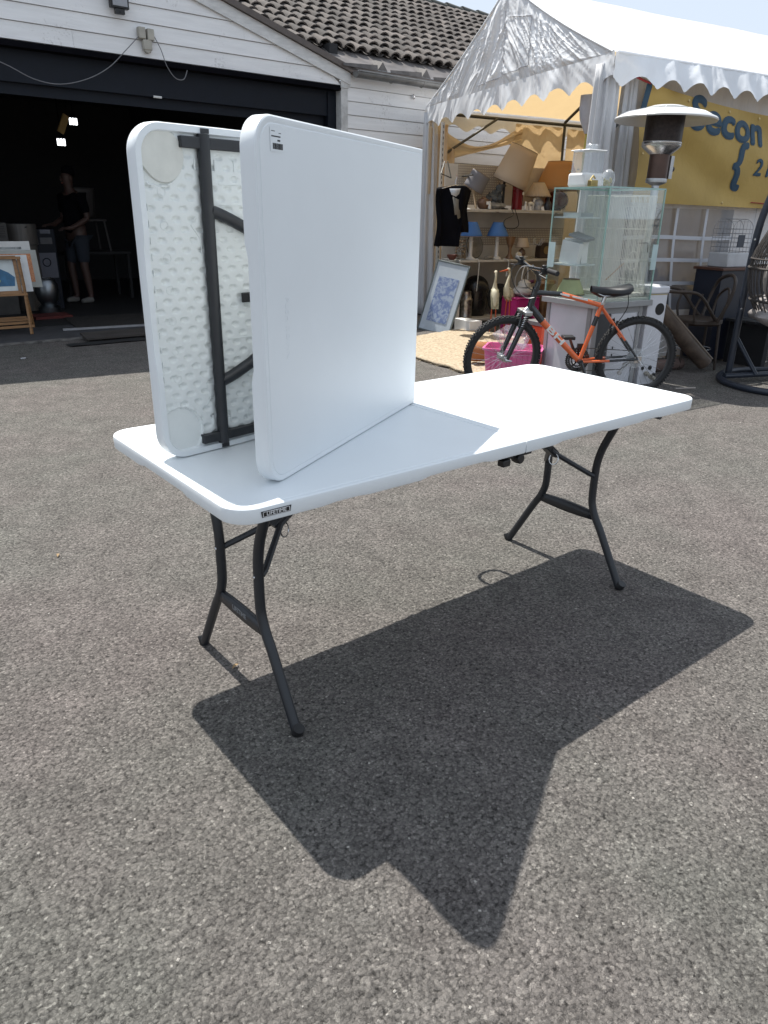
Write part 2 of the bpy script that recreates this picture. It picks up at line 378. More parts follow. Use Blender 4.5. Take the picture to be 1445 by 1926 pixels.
def panel(M, parent, detail=False):
    rings = panel_rings(); n = len(rings[0]); mb = MB(M); vs = []; fs = []
    for r in rings: vs += r
    for k in range(len(rings)-1):
        for i in range(n): fs.append((k*n+i, (k+1)*n+i, (k+1)*n+(i+1) % n, k*n+(i+1) % n))
    fs.append(tuple(range(n)))
    if not detail: fs.append(tuple(reversed(range((len(rings)-1)*n, len(rings)*n))))
    mb.add(vs, fs)
    top = mb.build('table_top', M_plast, parent, smooth=32)
    if detail:
        mb = MB(M)
        dims = {}
        row = 0; v = -.335
        while v < .34:
            u = .045+(.021 if row % 2 else 0)
            while u < .895:
                dims.setdefault((int(u/.05), int((v+.4)/.05)), []).append((u, v)); u += .042
            v += .0225; row += 1
        def h(u, v):
            z = ZU
            cu, cv = int(u/.05), int((v+.4)/.05); best = 0
            for a in (-1, 0, 1):
                for b in (-1, 0, 1):
                    for (x, y) in dims.get((cu+a, cv+b), ()):
                        q = 1-((u-x)/.0128)**2-((v-y)/.0072)**2
                        if q > best: best = q
            z += .0052*sstep(0, 1, min(1, best*1.3))                       # kiss-through dents, away from the viewer
            d = max(abs(v)-.335, 0)
            # channel for the leg tube and the folded legs
            e = min(abs(u-.74)/.022, 1); z += .006*(1-e*e)
            for (x, y) in ((.86, .315), (.86, -.315)):
                dd = sqrt((u-x)**2+(v-y)**2)
                if dd < .062: z = ZU+.004
                elif dd < .068: z = ZU-.001
            return z
        nu, nv = 300, 250
        mb.sheet(nu, nv, lambda a, b: (.012+(LH-.024)*a, -WH+.012+(2*WH-.024)*b, h(.012+(LH-.024)*a, -WH+.012+(2*WH-.024)*b)))
        # trim the square sheet to the rounded corners
        inv = M.inverted(); keep = []
        for f in mb.f:
            c = inv @ mb.v[f[0]]; dx = c.x-(LH-.065); dy = abs(c.y)-(WH-.065)
            if dx > 0 and dy > 0 and dx*dx+dy*dy > .053**2: continue
            keep.append(f)
        mb.f = keep
        mb.build('underside', M_plastu, parent, smooth=50)
        mb = MB(M)
        for s in (1,):
            mb.lathe([(.0, ZU-.0015), (.048, ZU-.0015), (.056, ZU-.003), (.058, ZU+.004)], 40, T(.850, s*.316, 0), wob=lambda a, i: 1+.07*sin(2*a+.5)+.04*sin(3*a))
        mb.build('corner_pocket', M_tan, parent)
    return top
PROF = [(0, .283), (.12, .213), (.20, .166), (.245, .136), (.29, .117), (.33, .112), (.41, .112), (.46, .115), (.52, .130), (.60, .165), (.66, .190), (.70, .202)]
def smooth_path(pts, sub=3):
    P = [V(p) for p in pts]; out = []
    for i in range(len(P)-1):
        p0 = P[max(i-1, 0)]; p1 = P[i]; p2 = P[i+1]; p3 = P[min(i+2, len(P)-1)]
        for k in range(sub):
            t = k/sub
            out.append(.5*((2*p1)+(p2-p0)*t+(2*p0-5*p1+4*p2-p3)*t*t+(3*p1-p0-3*p2+p3)*t**3))
    out.append(P[-1]); return out
def legs(M, parent, sgn, rivets=True, txt=False):
    """leg frame in its own frame: Y across, Z up, X towards the table centre"""
    for s in (1, -1):
        pts = smooth_path([(0, s*y, z+.004) for z, y in PROF])
        lg = MB(M).tube(pts, .0145, 12).build('leg', M_steel, parent)
        MB(M).lathe([(.0155, 0), (.0165, .004), (.0165, .028), (.0155, .03)], 12, T(0, s*.281, 0) @ R(s*-.5, 'X')).build('foot_cap', M_blackp, lg)
        MB(M).lathe([(.001, .0), (.0055, .001), (.004, .004), (.0, .005)], 10, T(-.013, s*.112, .412) @ R(-pi/2, 'Y')).build('rivet', M_chrome, lg)
    # lower crossbar: flat pressed strip
    mb = MB(M); mb.sheet(10, 1, lambda u, v: (0, -.13+.26*u, .236+.030*v+(v-.5)*.012*sin(pi*u)))
    cb = mb.build('lower_crossbar', M_steel, parent, solid=.016)
    if txt:
        text('badge_text', 'LIFETIME', .021, M @ T(-.0086, 0, .252) @ Matrix(((0, 0, -1, 0), (-1, 0, 0, 0), (0, 1, 0, 0), (0, 0, 0, 1))), M_greytxt, cb, bold=.0006)
    MB(M).tube([(.0, -.20, .69), (0, .20, .69)], .013, 10).tube([(0, -.34, .69), (0, .34, .69)], .011, 10).build('pivot_tube', M_steel, parent)
M_greytxt = mat('grey lettering', (.22, .23, .24), .5)
M_badge = mat('black badge', (.01, .01, .011), .35)
M_badgew = mat('white badge lettering', (.75, .75, .75), .4)

TZ = .735
tA = thing('folding_table', 'white open folding table standing on dark steel legs on the asphalt', 'table', (0, 0, 0))
MR = T(0, 0, TZ); ML = T(0, 0, TZ) @ R(pi)
panel(MR, tA); panel(ML, tA)
legs(T(-.715, .012, 0), tA, 1, txt=True)
legs(T(.715, -.018, 0) @ R(pi), tA, 1)
# struts from the legs to the centre of the underside
for sx in (-1, 1):
    cy = .012 if sx < 0 else -.018
    for s in (-1, 1):
        MB().tube([(sx*.705, cy+s*.112, .412), (sx*.69, cy+s*.105, .42), (sx*.585, cy+s*.016, .497), (sx*.56, cy+s*.013, .515)], .0095, 8).build('brace', M_steel, tA)
    MB(frame((sx*.60, cy, .488), (-sx*.24, 0, .19))).box((0, -.019, -.013), (.075, .019, .013)).build('lock_collar', M_steel, tA, bevel=.003)
    MB(frame((sx*.56, cy, .520), (-sx*.24, 0, .19))).box((0, -.013, -.008), (.24, .013, .008)).build('centre_brace', M_steel, tA, bevel=.002)
    MB().box((sx*.365-.03, cy-.025, .655), (sx*.365+.03, cy+.025, .700)).build('brace_bracket', M_steel, tA, bevel=.003)
    ring = [(sx*.575+.006*sin(a), cy-.02+.020*cos(a), .487+.020*sin(a)-.008) for a in [2*pi*i/18 for i in range(18)]]
    MB().tube(ring, .0022, 6, closed=True).build('lock_ring', M_chrome, tA)
    for s in (-1, 1):
        MB().box((min(sx*.03, sx*.80), s*.345-.011, .7005), (max(sx*.03, sx*.80), s*.345+.011, .716)).build('side_rail', M_steel, tA, bevel=.002)
# centre hinge hardware
for s in (-1, 1):
    mb = MB(); mb.box((-.055, s*.345-.012, .680), (.055, s*.345+.012, .700)); mb.lathe([(.001, -.015), (.014, -.015), (.016, 0), (.014, .015), (.001, .015)], 14, T(.0, s*.352, .676) @ R(pi/2, 'X'))
    mb.box((-.075, s*.355-.012, .664), (-.045, s*.355+.012, .684))
    mb.build('centre_hinge', M_blackp, tA, bevel=.003)
MB().box((-.012, -.355, .7135), (.012, .355, .7165)).build('light_block_strip', M_plastu, tA)  # unseen strip added to stop sunlight slipping through the hinge gap
# badge on the near long edge, left half
mb = MB(frame((-.813, -.3803, .7165), (1, 0, 0), (0, -1, 0)) @ Matrix.Scale(.8, 4))
mb.prism([(-.044, -.0085), (.044, -.0085), (.047, .009), (-.047, .009)], 0, .0016)
bd = mb.build('badge', M_badge, tA)
mb = MB(frame((-.813, -.3803, .7165), (1, 0, 0), (0, -1, 0)) @ Matrix.Scale(.8, 4))
for y0 in (-.0068, .0068): mb.box((-.041, y0-.0005, .0016), (.041, y0+.0005, .0022))
mb.box((-.042, -.006, .0016), (-.0405, .006, .0022)); mb.box((.0405, -.006, .0016), (.042, .006, .0022)); mb.build('badge_border', M_badgew, bd)
text('badge_text', 'LIFETIME', .0148, frame((-.813, -.3803-.0013, .7165), (1, 0, 0), (0, -1, 0)) @ Matrix.Scale(.8, 4), M_badgew, bd, bold=.00012, sx=1.10)
# carrying handle on the far long edge
MB().tube(smooth_path([(.335, .379, .712), (.335, .42, .708), (.355, .452, .704), (.40, .462, .702), (.445, .448, .704), (.46, .40, .708), (.46, .379, .712)], 4), .0075, 8).build('carry_handle', M_blackp, tA)

# second table: folded in half, standing on edge on the first
tB = thing('folding_table', 'white half-folded table standing upright on top of the open one', 'table', (-.4, 0, TZ))
hz = TZ+WH+.001
ur = V((-.797, -.428, 0)).normalized(); near_r = V((-.777, -.297, 0)); hr = near_r-ur*LH
MRt = Matrix((ur, V((0, 0, -1)), ur.cross(V((0, 0, -1))))).transposed().to_4x4(); MRt.translation = hr+V((0, 0, hz))
panel(MRt, tB)
ul = V((-.898, -.135, 0)).normalized(); rim_near = V((-.893, .016, 0)); nl = ul.cross(V((0, 0, 1)))
hl = rim_near-ul*LH+nl*.0375
MLt = Matrix((ul, V((0, 0, 1)), nl)).transposed().to_4x4(); MLt.translation = hl+V((0, 0, hz))
panel(MLt, tB, detail=True)
for s in (1, -1):
    MB(MLt).box((.04, s*.344-.012, -.044), (.802, s*.344+.012, -.026)).build('side_rail', M_steel, tB, bevel=.002)
MB(MLt).tube([(.74, -.362, -.038), (.74, .362, -.038)], .0145, 12).build('pivot_tube', M_steel, tB)
mb = MB(MLt)
for s in (1, -1):
    mb = MB(MLt); mb.tube(smooth_path([(.735-(.70-z)*.98, s*y, -.039) for z, y in PROF[::-1]]), .0145, 12); lg = mb.build('leg', M_steel, tB)
    MB(MLt).tube([(.37, s*.10, -.042), (.34, s*.03, -.042)], .010, 8).build('brace', M_steel, tB)
MB(MLt).box((.44, -.10, -.044), (.47, .10, -.028)).build('lower_crossbar', M_steel, tB)
MB(MLt).box((.30, -.012, -.046), (.66, .012, -.040)).box((.50, -.02, -.054), (.58, .02, -.040)).build('lock_bar', M_blackp, tB, bevel=.002)
# moulded lines on the underside
mb = MB(MLt)
for pts in ([(.70, .26), (.3, .26)], [(.70, .215), (.3, .215)], [(.70, .20), (.55, .08)], [(.70, -.10), (.52, -.10)], [(.70, -.255), (.3, -.255)], [(.77, .19), (.785, .17), (.762, .14), (.76, .09)], [(.775, -.20), (.765, -.24), (.78, -.26)], [(.70, -.19), (.56, -.10)]):
    mb.tube([(x, y, ZU-.0003) for x, y in pts], .0012, 5)
for k in range(7): mb.tube([(.855+.010*cos(a), .24-.088*k*.8+.010*sin(a), ZU-.0003) for a in [2*pi*i/14 for i in range(14)]], .0007, 4, closed=True)
for k in range(12): mb.box((.893, .20-.035*k, -.033), (.8945, .215-.035*k, -.028))
for s in (1, -1):
    for k in range(6): mb.box((.762-.055*k, s*.30-.012, -.0325), (.765-.055*k, s*.30+.012, -.028))
rb_ = mb.build('moulded_ribs', M_plastu, tB)
us_ = [c for c in tB.children if c.name.startswith('underside')][0]     # the moulded lines belong to the underside
bm = bmesh.new(); bm.from_mesh(us_.data); bm.from_mesh(rb_.data); bm.to_mesh(us_.data); bm.free(); bpy.data.objects.remove(rb_)
mb = MB(MLt)
for s in (1, -1):
    MB(MLt).box((.735-.011, s*.3705-.006, -.040), (.735+.011, s*.3705+.004, -.024)).build('tube_clip', M_steel, tB)
for s in (1, -1):
    MB(MLt).box((-.01, s*.30-.02, -.042), (.06, s*.30+.02, -.026)).build('centre_hinge', M_blackp, tB)
# barcode sticker on the upright panel
bq = MRt @ T(LH-.078, -.336, .0006) @ Matrix.Scale(.72, 4) @ Matrix(((-1, 0, 0, 0), (0, -1, 0, 0), (0, 0, 1, 0), (0, 0, 0, 1)))
stk = MB(bq).box((-.034, -.030, 0), (.034, .030, .0004)).build('price_sticker', M_plast, tB, smooth=0)
mb = MB(bq); x = -.022; random.seed(3)
while x < .030:
    w_ = random.choice((.0006, .0012, .0019)); mb.box((x, -.024, .0004), (x+w_, -.009, .0009)); x += w_+random.choice((.0006, .001, .0014))
for (x0, x1, y) in ((-.028, -.012, .020), (.012, .024, .016), (-.028, .020, .008), (-.028, .018, .0065)):
    x = x0
    while x < x1:
        w_ = random.uniform(.0015, .004); mb.box((x, y, .0004), (x+w_, y+.0016, .0009)); x += w_+.0008
mb.box((.004, -.004, .0004), (.018, .0005, .0009))
mb.build('barcode', M_blackp, stk, smooth=0)
# faint embossed lettering band running up the sheet
text('embossed_text', 'PUSH DOWN', .022, MRt @ T(LH-.098, .035, .0) @ Matrix(((0, 1, 0, 0), (1, 0, 0, 0), (0, 0, -1, 0), (0, 0, 0, 1))) @ R(pi, 'X') @ T(0, 0, 0), M_plast, tB, bold=.0004, ext=.0005)


# ------------------------------------------------------------------ garage building
FY = 6.62
gb = thing('garage_building', 'white wooden garage with wide dark open doorway and tiled roof', 'building', (4.4, FY, 0))
def rakez(x): return 3.93-.287*abs(x-.94)
def siding(x0, x1, z0, z1, pitch, top=None, y=FY, seam=()):
    mb = MB(); z = z0; k = 0
    while z < z1-.01:
        za, zb = z+.006, min(z+pitch, z1)
        segs = [x0]+[s for i, s in enumerate(seam) if (k+i) % 3 == 0]+[x1]
        for a, b in zip(segs[:-1], segs[1:]):
            def clip(zz):
                lo, hi = a, b
                if top:
                    h = (top-zz)/.287                 # half-width available under the rake at this height
                    lo = max(a, .94-h); hi = min(b, .94+h)
                return lo, hi
            l0, h0 = clip(za); l1, h1 = clip(zb)
            if h0-l0 < .03: continue
            if h1 < l1: l1 = h1 = .94
            j = .002*noise.noise(V((k*3.1, a, 0)))
            vs = [(l0+.001, y-.018+j, za), (h0-.001, y-.018+j, za), (h0-.001, y, za), (l0+.001, y, za), (l1+.001, y-.006+j, zb), (h1-.001, y-.006+j, zb), (h1-.001, y, zb), (l1+.001, y, zb)]
            mb.add(vs, [(0,3,2,1),(4,5,6,7),(0,1,5,4),(1,2,6,5),(2,3,7,6),(3,0,4,7)])
        z += pitch; k += 1
    return mb
siding(-3.0, 4.33, 2.725, 3.9, .152, top=3.80, seam=(1.2, 3.05)).build('gable_wall', M_siding, gb)
siding(4.435, 9.5, .02, 2.86, .150, seam=(6.9,)).build('side_wall', M_siding, gb)
MB().box((-3.0, FY+.003, 2.72), (4.33, FY+.05, 3.0)).prism([(-3.0, 3.0), (4.33, 3.0), (4.2, 2.99), (.94, 3.80), (-2.4, 2.95)], -FY-.05, -FY-.003, R(pi/2, 'X')).box((4.44, FY+.003, 0), (9.5, FY+.06, 2.9)).build('backing_wall', M_trim, gb)
MB().box((4.33, FY-.03, .0), (4.43, FY+.08, 2.775)).box((4.322, FY-.038, 2.70), (4.438, FY-.0305, 2.93)).build('corner_post', mat('weathered white post', (.55, .55, .54), .7, var=.25, scale=14), gb, bevel=.003)
# rake: white fascia, brown flashing, sloping short gable roof
fa = MB()
for sx in (-1, 1):
    xe = .94+sx*3.52; n = (.94, rakez(.94)-.055); e = (xe, rakez(xe)-.055)
    fa.prism([(n[0], n[1]), (e[0], e[1]), (e[0], e[1]-.125), (n[0], n[1]-.125)], -FY+.022, -FY+.046, R(pi/2, 'X') )
fa.build('fascia', mat('white fascia board', (.62, .62, .61), .6, var=.22, scale=6, stretch=(1, 4, 4)), gb, fix=True)
fl_ = MB()
for sx in (-1, 1):
    xe = .94+sx*3.60
    fl_.prism([(.94, rakez(.94)+.01), (xe, rakez(xe)+.01), (xe, rakez(xe)-.052), (.94, rakez(.94)-.052)], -FY+.018, -FY+.085, R(pi/2, 'X'))
fl_.build('flashing', mat('brown metal flashing', (.10, .08, .07), .5, var=.25), gb, fix=True)
MB().sheet(1, 1, lambda u, v: (.94+3.6*u, FY-.05+2.2*v, rakez(.94+3.6*u)-.02)).sheet(1, 1, lambda u, v: (.94-3.6*u, FY-.05+2.2*v, rakez(.94-3.6*u)-.02)).build('gable_roof', M_zinc, gb, smooth=0)
# black lintel trim, navy header panels, jambs
MB().box((-4, FY-.03, 2.672), (4.329, FY+.10, 2.722)).build('lintel_trim', M_black, gb)
hp = MB(); hp.box((-4, FY+.10, 2.40), (4.25, FY+.13, 2.672)).box((-4, FY+.16, 2.30), (4.20, FY+.19, 2.405)).build('shutter_header', M_navy, gb)
MB().box((4.21, FY+.08, 0), (4.329, FY+.20, 2.672)).build('door_jamb', M_navy, gb)
MB().box((2.0, FY+.093, 2.392), (2.09, FY+.099, 2.412)).box((2.0, FY+.085, 2.40), (2.085, FY+.093, 2.408)).build('door_latch', M_white, gb)
# interior shell
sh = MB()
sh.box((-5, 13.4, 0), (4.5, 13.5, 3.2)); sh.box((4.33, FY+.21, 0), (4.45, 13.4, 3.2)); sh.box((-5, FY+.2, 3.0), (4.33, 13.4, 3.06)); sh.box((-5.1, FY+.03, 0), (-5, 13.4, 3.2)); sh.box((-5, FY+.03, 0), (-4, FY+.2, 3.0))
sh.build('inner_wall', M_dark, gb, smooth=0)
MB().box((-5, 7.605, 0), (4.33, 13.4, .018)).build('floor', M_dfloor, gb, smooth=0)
# main roof: zinc strip, gutter, tiles
SL = .51
MB().sheet(12, 1, lambda u, v: (4.30+5.2*u, FY-.08+.50*v, 2.935+.27*v)).box((4.42, FY-.085, 2.90), (9.5, FY-.075, 2.932)).build('zinc_eave', M_zinc, gb, smooth=0)
mb = MB()
random.seed(5)
for i in range(7):
    x = 4.95+.72*i-.02; mb.add([(x-.10, FY-.10, 2.93), (x+.06, FY-.10, 2.93), (x-.01, FY-.09, 3.03), (x-.05, FY+.10, 3.06), (x+.05, FY+.10, 3.06), (x+.0, FY+.08, 3.07)], [(0, 1, 2), (0, 2, 5, 3), (2, 1, 4, 5)])
    mb.add([(x-.10, FY-.11, 2.925), (x-.62, FY-.11, 2.925), (x-.62, FY-.10, 2.955), (x-.10, FY-.10, 2.985)], [(0, 1, 2, 3)])
mb.build('zinc_fold', mat('dull zinc', (.12, .11, .105), .75, var=.4), gb, smooth=0)
g_ = MB()
g_.sheet(1, 10, lambda u, v: (4.47+4.9*u, FY-.14-.062*cos(pi*v), 2.875-.062*sin(pi*v)))
g_.tube([(4.47, FY-.205, 2.877), (9.4, FY-.205, 2.877)], .008, 6)
g_.prism([(.062*cos(-pi*i/10), .062*sin(-pi*i/10)) for i in range(11)], 0, .004, Matrix(((0, 0, 1, 4.468), (1, 0, 0, FY-.14), (0, 1, 0, 2.875), (0, 0, 0, 1))))
gu = g_.build('gutter', M_gutter, gb, solid=.003)
for k in range(5):
    x = 5.02+.50*k if k < 2 else 5.02+.9*k
    MB().tube([(x, FY-.14-.067*cos(pi*i/10), 2.875-.067*sin(pi*i/10)) for i in range(11)], .006, 6).build('gutter_strap', M_gutter, gu)
MB().sheet(1, 1, lambda u, v: (1.2+11*u, 6.98+3.14*v, 3.16+SL*(3.14*v))).build('roof_deck', mat('dark roof deck', (.03, .028, .027), .9), gb, smooth=0)
tl = MB(); random.seed(11)
sl_ = V((0, 1, SL)).normalized(); nn = V((0, -SL, 1)).normalized()
for c in range(13):
    for k in range(56):
        x = 1.9+.187*k+random.uniform(-.008, .008)+ (0 if c % 2 else .0)
        if x < 1.5+.12*c: continue
        base = V((x, 6.98, 3.165))+sl_*(.268*c-.03+random.uniform(-.014, .014)) + nn*(.012+random.uniform(-.004, .006))
        tw = random.uniform(-.04, .04); vs = []; fs = []
        for (t, rad, h) in ((0, .088, .030), (.36, .072, .0)):
            for i in range(7):
                a = pi*i/6
                vs.append(base+sl_*t+V((cos(a)*rad+tw*t, 0, 0))+nn*(h+sin(a)*rad*.78))
        for i in range(7):
            a = pi*i/6; vs.append(base+V((cos(a)*.070, 0, 0))+nn*(.030+sin(a)*.070*.72)+sl_*.004)
        for i in range(6): fs.append((i, i+1, 8+i, 7+i)); fs.append((i+1, i, 14+i, 15+i))
        tl.add(vs, fs)
        # pan tile between the covers
        b2 = base+V((.0935, 0, 0)); vs = []
        for (t, h) in ((0, .018), (.36, -.004)):
            for i in range(4):
                a = pi+pi*i/3; vs.append(b2+sl_*t+V((cos(a)*.075, 0, 0))+nn*(h+.02+sin(a)*.03))
        tl.add(vs, [(0, 1, 5, 4), (1, 2, 6, 5), (2, 3, 7, 6)])
tl.build('roof_tiles', M_tile, gb, smooth=60)
rd = MB()
for k in range(30):
    x = .8+.40*k; rd.tube([(x, 10.12, 4.79), (x+.42, 10.12, 4.775)], [.10, .085], 10)
rd.build('ridge_tiles', mat('dark ridge tile', (.05, .055, .05), .85, var=.4), gb, smooth=60)

# flood light, junction boxes, loose cables, small hook
t = thing('flood_light', 'black square flood light under the gable above the doorway', 'flood light', (1.64, 6.58, 3.13))
MB().box((1.565, 6.50, 3.10), (1.745, 6.56, 3.30)).build('housing', M_blackp, t, bevel=.006)
MB().box((1.583, 6.494, 3.118), (1.727, 6.4985, 3.285)).build('lens', mat('grey lamp lens', (.30, .31, .33), .2, var=.1), t)
MB().box((1.61, 6.51, 3.055), (1.70, 6.55, 3.0995)).lathe([(.001, .003), (.010, .002), (.010, .0)], 10, T(1.655, 6.507, 3.075) @ R(pi/2, 'X')).build('sensor', M_blackp, t, bevel=.004)
MB().box((1.60, 6.56, 3.18), (1.71, 6.602, 3.22)).build('bracket', M_blackp, t)
M_beige = mat('aged beige plastic', (.40, .38, .33), .6, var=.2)
t = thing('junction_box', 'pair of beige junction boxes on the siding above the doorway', 'junction box', (1.91, 6.60, 2.88))
MB().box((1.835, 6.54, 2.885), (1.905, 6.60, 2.985)).build('box', M_beige, t, bevel=.006)
MB().box((1.925, 6.54, 2.88), (1.995, 6.60, 2.98)).build('box', M_beige, t, bevel=.006)
MB().box((1.875, 6.545, 2.79), (1.965, 6.60, 2.882)).lathe([(.001, 0), (.035, 0), (.04, .05), (.001, .05)], 12, T(1.92, 6.60, 2.80) @ R(pi/2, 'X')).build('socket', M_beige, t, bevel=.008)
M_cab = mat('grey cable', (.16, .16, .17), .6)
MB().tube(smooth_path([(-.3, 6.55, 2.72), (.1, 6.54, 2.62), (.51, 6.54, 2.52), (.77, 6.55, 2.42), (1.01, 6.55, 2.40), (1.27, 6.54, 2.47), (1.49, 6.53, 2.59), (1.67, 6.53, 2.75), (1.835, 6.56, 2.90)], 5), .0045, 6).build('cable', M_cab, label='long grey cable sagging left from the junction boxes', cat='cable')
MB().tube(smooth_path([(1.997, 6.57, 2.93), (2.05, 6.54, 2.81), (2.10, 6.54, 2.67), (2.18, 6.53, 2.57), (2.27, 6.53, 2.57), (2.33, 6.56, 2.66)], 5), .0045, 6).build('cable', M_cab, label='short grey cable looping right of the junction boxes', cat='cable')
MB().tube([(5.48+.022*cos(a), 6.585, 2.71+.022*sin(a)) for a in [2*pi*i/14 for i in range(14)]], .006, 6, closed=True).lathe([(.001, 0), (.012, 0), (.012, .03), (.001, .03)], 10, T(5.48, 6.60, 2.71) @ R(pi/2, 'X')).build('wall_eye', M_chrome, label='small metal eye plate on the white siding below the gutter', cat='wall eye')

# ------------------------------------------------------------------ inside the garage
def lampc(x, y, z, lab, L):
    t = thing('ceiling_lamp', lab, 'lamp', (x, y, z), group='lit white lamps hanging in the garage')
    MB(T(x, y, z)).tube([(0, 0, .04), (0, 0, L)], .006, 6).lathe([(.05, .04), (.03, .07), (.015, .09), (.0, .09)], 12).build('cord', M_black, t)
    for k in (-1, 0, 1): MB(T(x+.038*k, y, z)).tube([(0, 0, -.045), (0, 0, .035)], .014, 8).build('bulb', M_lamp, t)
M_lamp = mat('lit white bulb', (.95, .97, 1), .4, var=0, emis=2.2)
lampc(2.0, 9.4, 2.36, 'lit three-tube lamp hanging beside the yellow wooden tag', .64)
lampc(1.75, 9.2, 2.09, 'lit three-tube lamp hanging lower, left of the other', .91)
t = thing('hanging_board', 'small yellow wooden board hanging beside the upper garage lamp', 'board', (1.82, 9.2, 2.24))
MB(T(1.82, 9.2, 2.33) @ R(.45, 'Y') @ R(.3, 'Z')).box((-.045, -.012, -.15), (.045, .012, .08)).build('plank', mat('yellow pine', (.42, .29, .12), .6, var=.2), t, bevel=.003)
MB().tube([(1.86, 9.2, 2.4), (1.87, 9.2, 3.0)], .003, 5).build('cord', M_black, t)

# picture rack with its prints
rk = thing('picture_rack', 'low folding wooden rack holding a stack of framed prints', 'rack', (.2, 7.35, 0))
for k, (x0, y0) in enumerate(((.55, 7.12), (-.75, 7.12))):
    MB().tube([(x0-.02, y0, .015), (x0-.0, y0+.10, .50), (x0, y0+.16, .80)], .017, 4).build('leg', M_wood, rk)
    MB().tube([(x0+.13, y0+.50, .015), (x0+.06, y0+.36, .48)], .017, 4).build('leg', M_wood, rk)
    MB().tube([(x0, y0+.03, .14), (x0+.1, y0+.47, .16)], .010, 4).build('side_rail', M_wood, rk)
for (y, z) in ((7.20, .43), (7.14, .10), (7.22, .13), (7.32, .15), (7.42, .16), (7.27, .80)):
    MB().box((-.76, y-.012, z-.012), (.57, y+.012, z+.012)).build('rail', M_wood, rk)
for x in (.14, -.3): MB().tube([(x, 7.19, .44), (x, 7.27, .80)], .011, 4).build('slat', M_wood, rk)
def art(name, col1, col2, scale, extra=None):
    m, nt, p = newmat(name); L = nt.links.new
    tc = nd(nt, 'ShaderNodeTexCoord'); n1 = nd(nt, 'ShaderNodeTexNoise', i_Scale=scale, i_Detail=7.0, i_Distortion=1.5); L(tc.outputs['Object'], n1.inputs['Vector'])
    cr = nd(nt, 'ShaderNodeValToRGB'); E = cr.color_ramp.elements; E[0].position = .42; E[0].color = (*col1, 1); E[1].position = .58; E[1].color = (*col2, 1)
    if extra: e = E.new(.5); e.color = (*extra, 1)
    L(n1.outputs['Fac'], cr.inputs[0]); L(cr.outputs[0], p.inputs['Base Color']); p.inputs['Roughness'].default_value = .35
    return m
A1 = art('dark landscape print', (.12, .13, .13), (.30, .32, .31), 9)
A2 = art('orange print', (.45, .15, .05), (.60, .26, .10), 40)
def tilt(x, y, z, a=-.18): return T(x, y, z) @ R(a, 'X')
t = thing('framed_print', 'wide white-matted orange print at the back of the rack', 'print', (.2, 7.46, .47))
M_ = tilt(.2, 7.48, .47)
MB(M_).box((-.75, 0, 0), (.61, .02, .40)).build('frame', mat('greenish white frame', (.38, .39, .36), .6), t, bevel=.003)
MB(M_).box((-.30, -.004, .06), (.545, -.001, .36)).build('picture', A2, t)
t = thing('framed_print', 'topmost white print leaning at the back of the rack', 'print', (.2, 7.52, .5))
M_ = tilt(.2, 7.55, .50)
MB(M_).box((-.75, 0, 0), (.575, .02, .46)).build('frame', mat('white mat board', (.62, .62, .60), .6), t, bevel=.003)
MB(M_).box((-.60, -.004, .375), (.48, -.001, .40)).build('picture', A1, t)
t = thing('framed_print', 'white-matted grey print behind the blue mountain picture', 'print', (.1, 7.32, .44))
M_ = tilt(.1, 7.30, .445)
MB(M_).box((-.66, 0, 0), (.56, .018, .385)).build('frame', mat('white mat', (.66, .67, .67), .6), t, bevel=.002)
MB(M_).box((-.5, -.004, .07), (.485, -.001, .33)).build('picture', A1, t)
t = thing('framed_print', 'wood-framed print of a blue mountain at the front of the rack', 'print', (.1, 7.25, .44))
M_ = tilt(.1, 7.245, .455)
MB(M_).box((-.6, 0, 0), (.43, .014, .36)).build('picture', mat('pale print sky', (.55, .60, .60), .4, var=.15, scale=6), t)
MB(M_).prism([(-.1, -.30+.36), (.37, .06), (.385, .15), (.33, .20), (.25, .24), (.17, .26), (.08, .22), (-.1, .12)], .001, .004, R(pi/2, 'X')).build('mountain', mat('blue paint', (.03, .13, .25), .5, var=.4, scale=12), t)
MB(M_).prism([(-.1, .06), (.20, .06), (.24, .12), (.16, .155), (.08, .165), (-.1, .15)], .0045, .006, R(pi/2, 'X')).build('field', mat('yellow green paint', (.35, .38, .16), .5, var=.4, scale=20), t)
fr = MB(M_); fr.box((-.6, -.012, .335), (.43, .016, .37)).box((.395, -.012, -.02), (.43, .016, .336)).box((-.6, -.012, -.02), (.394, .016, .01))
fr.build('frame', M_wood, t)

# appliances and boxes in the gloom
t = thing('steel_drum', 'tall brushed steel drum behind the picture rack', 'drum', (1.1, 9.3, 0))
MB(T(1.10, 9.3, 0)).lathe([(.19, 0), (.19, .84), (.205, .85), (.205, 1.08), (.20, 1.10), (.001, 1.10)], 28).build('drum', mat('dull brushed steel', (.13, .12, .11), .5, metal=.3, var=.3, scale=6, stretch=(6, 6, .5)), t)
MB(T(1.13, 9.10, 1.06)).lathe([(.001, -.01), (.014, -.005), (.014, .01), (.001, .012)], 10).build('knob', M_blackp, t)
t = thing('metal_box', 'grey ribbed metal box left of the steel drum', 'box', (.72, 9.0, 0))
MB().box((.45, 8.9, 0), (.86, 9.2, 1.12)).build('box', mat('dark grey metal', (.05, .048, .045), .5, var=.3), t, bevel=.006)
for k in range(7): MB().box((.47, 8.893, .95+.02*k), (.83, 8.8995, .96+.02*k)).build('rib', M_blackp, t)
t = thing('card_reader', 'small machine with a bluish screen beside the steel drum', 'machine', (1.40, 9.3, 0))
MB().box((1.28, 9.25, 0), (1.52, 9.5, 1.04)).build('body', M_navy, t, bevel=.01)
MB().box((1.33, 9.24, .98), (1.46, 9.249, 1.03)).build('screen', mat('bluish screen', (.06, .075, .11), .2), t)
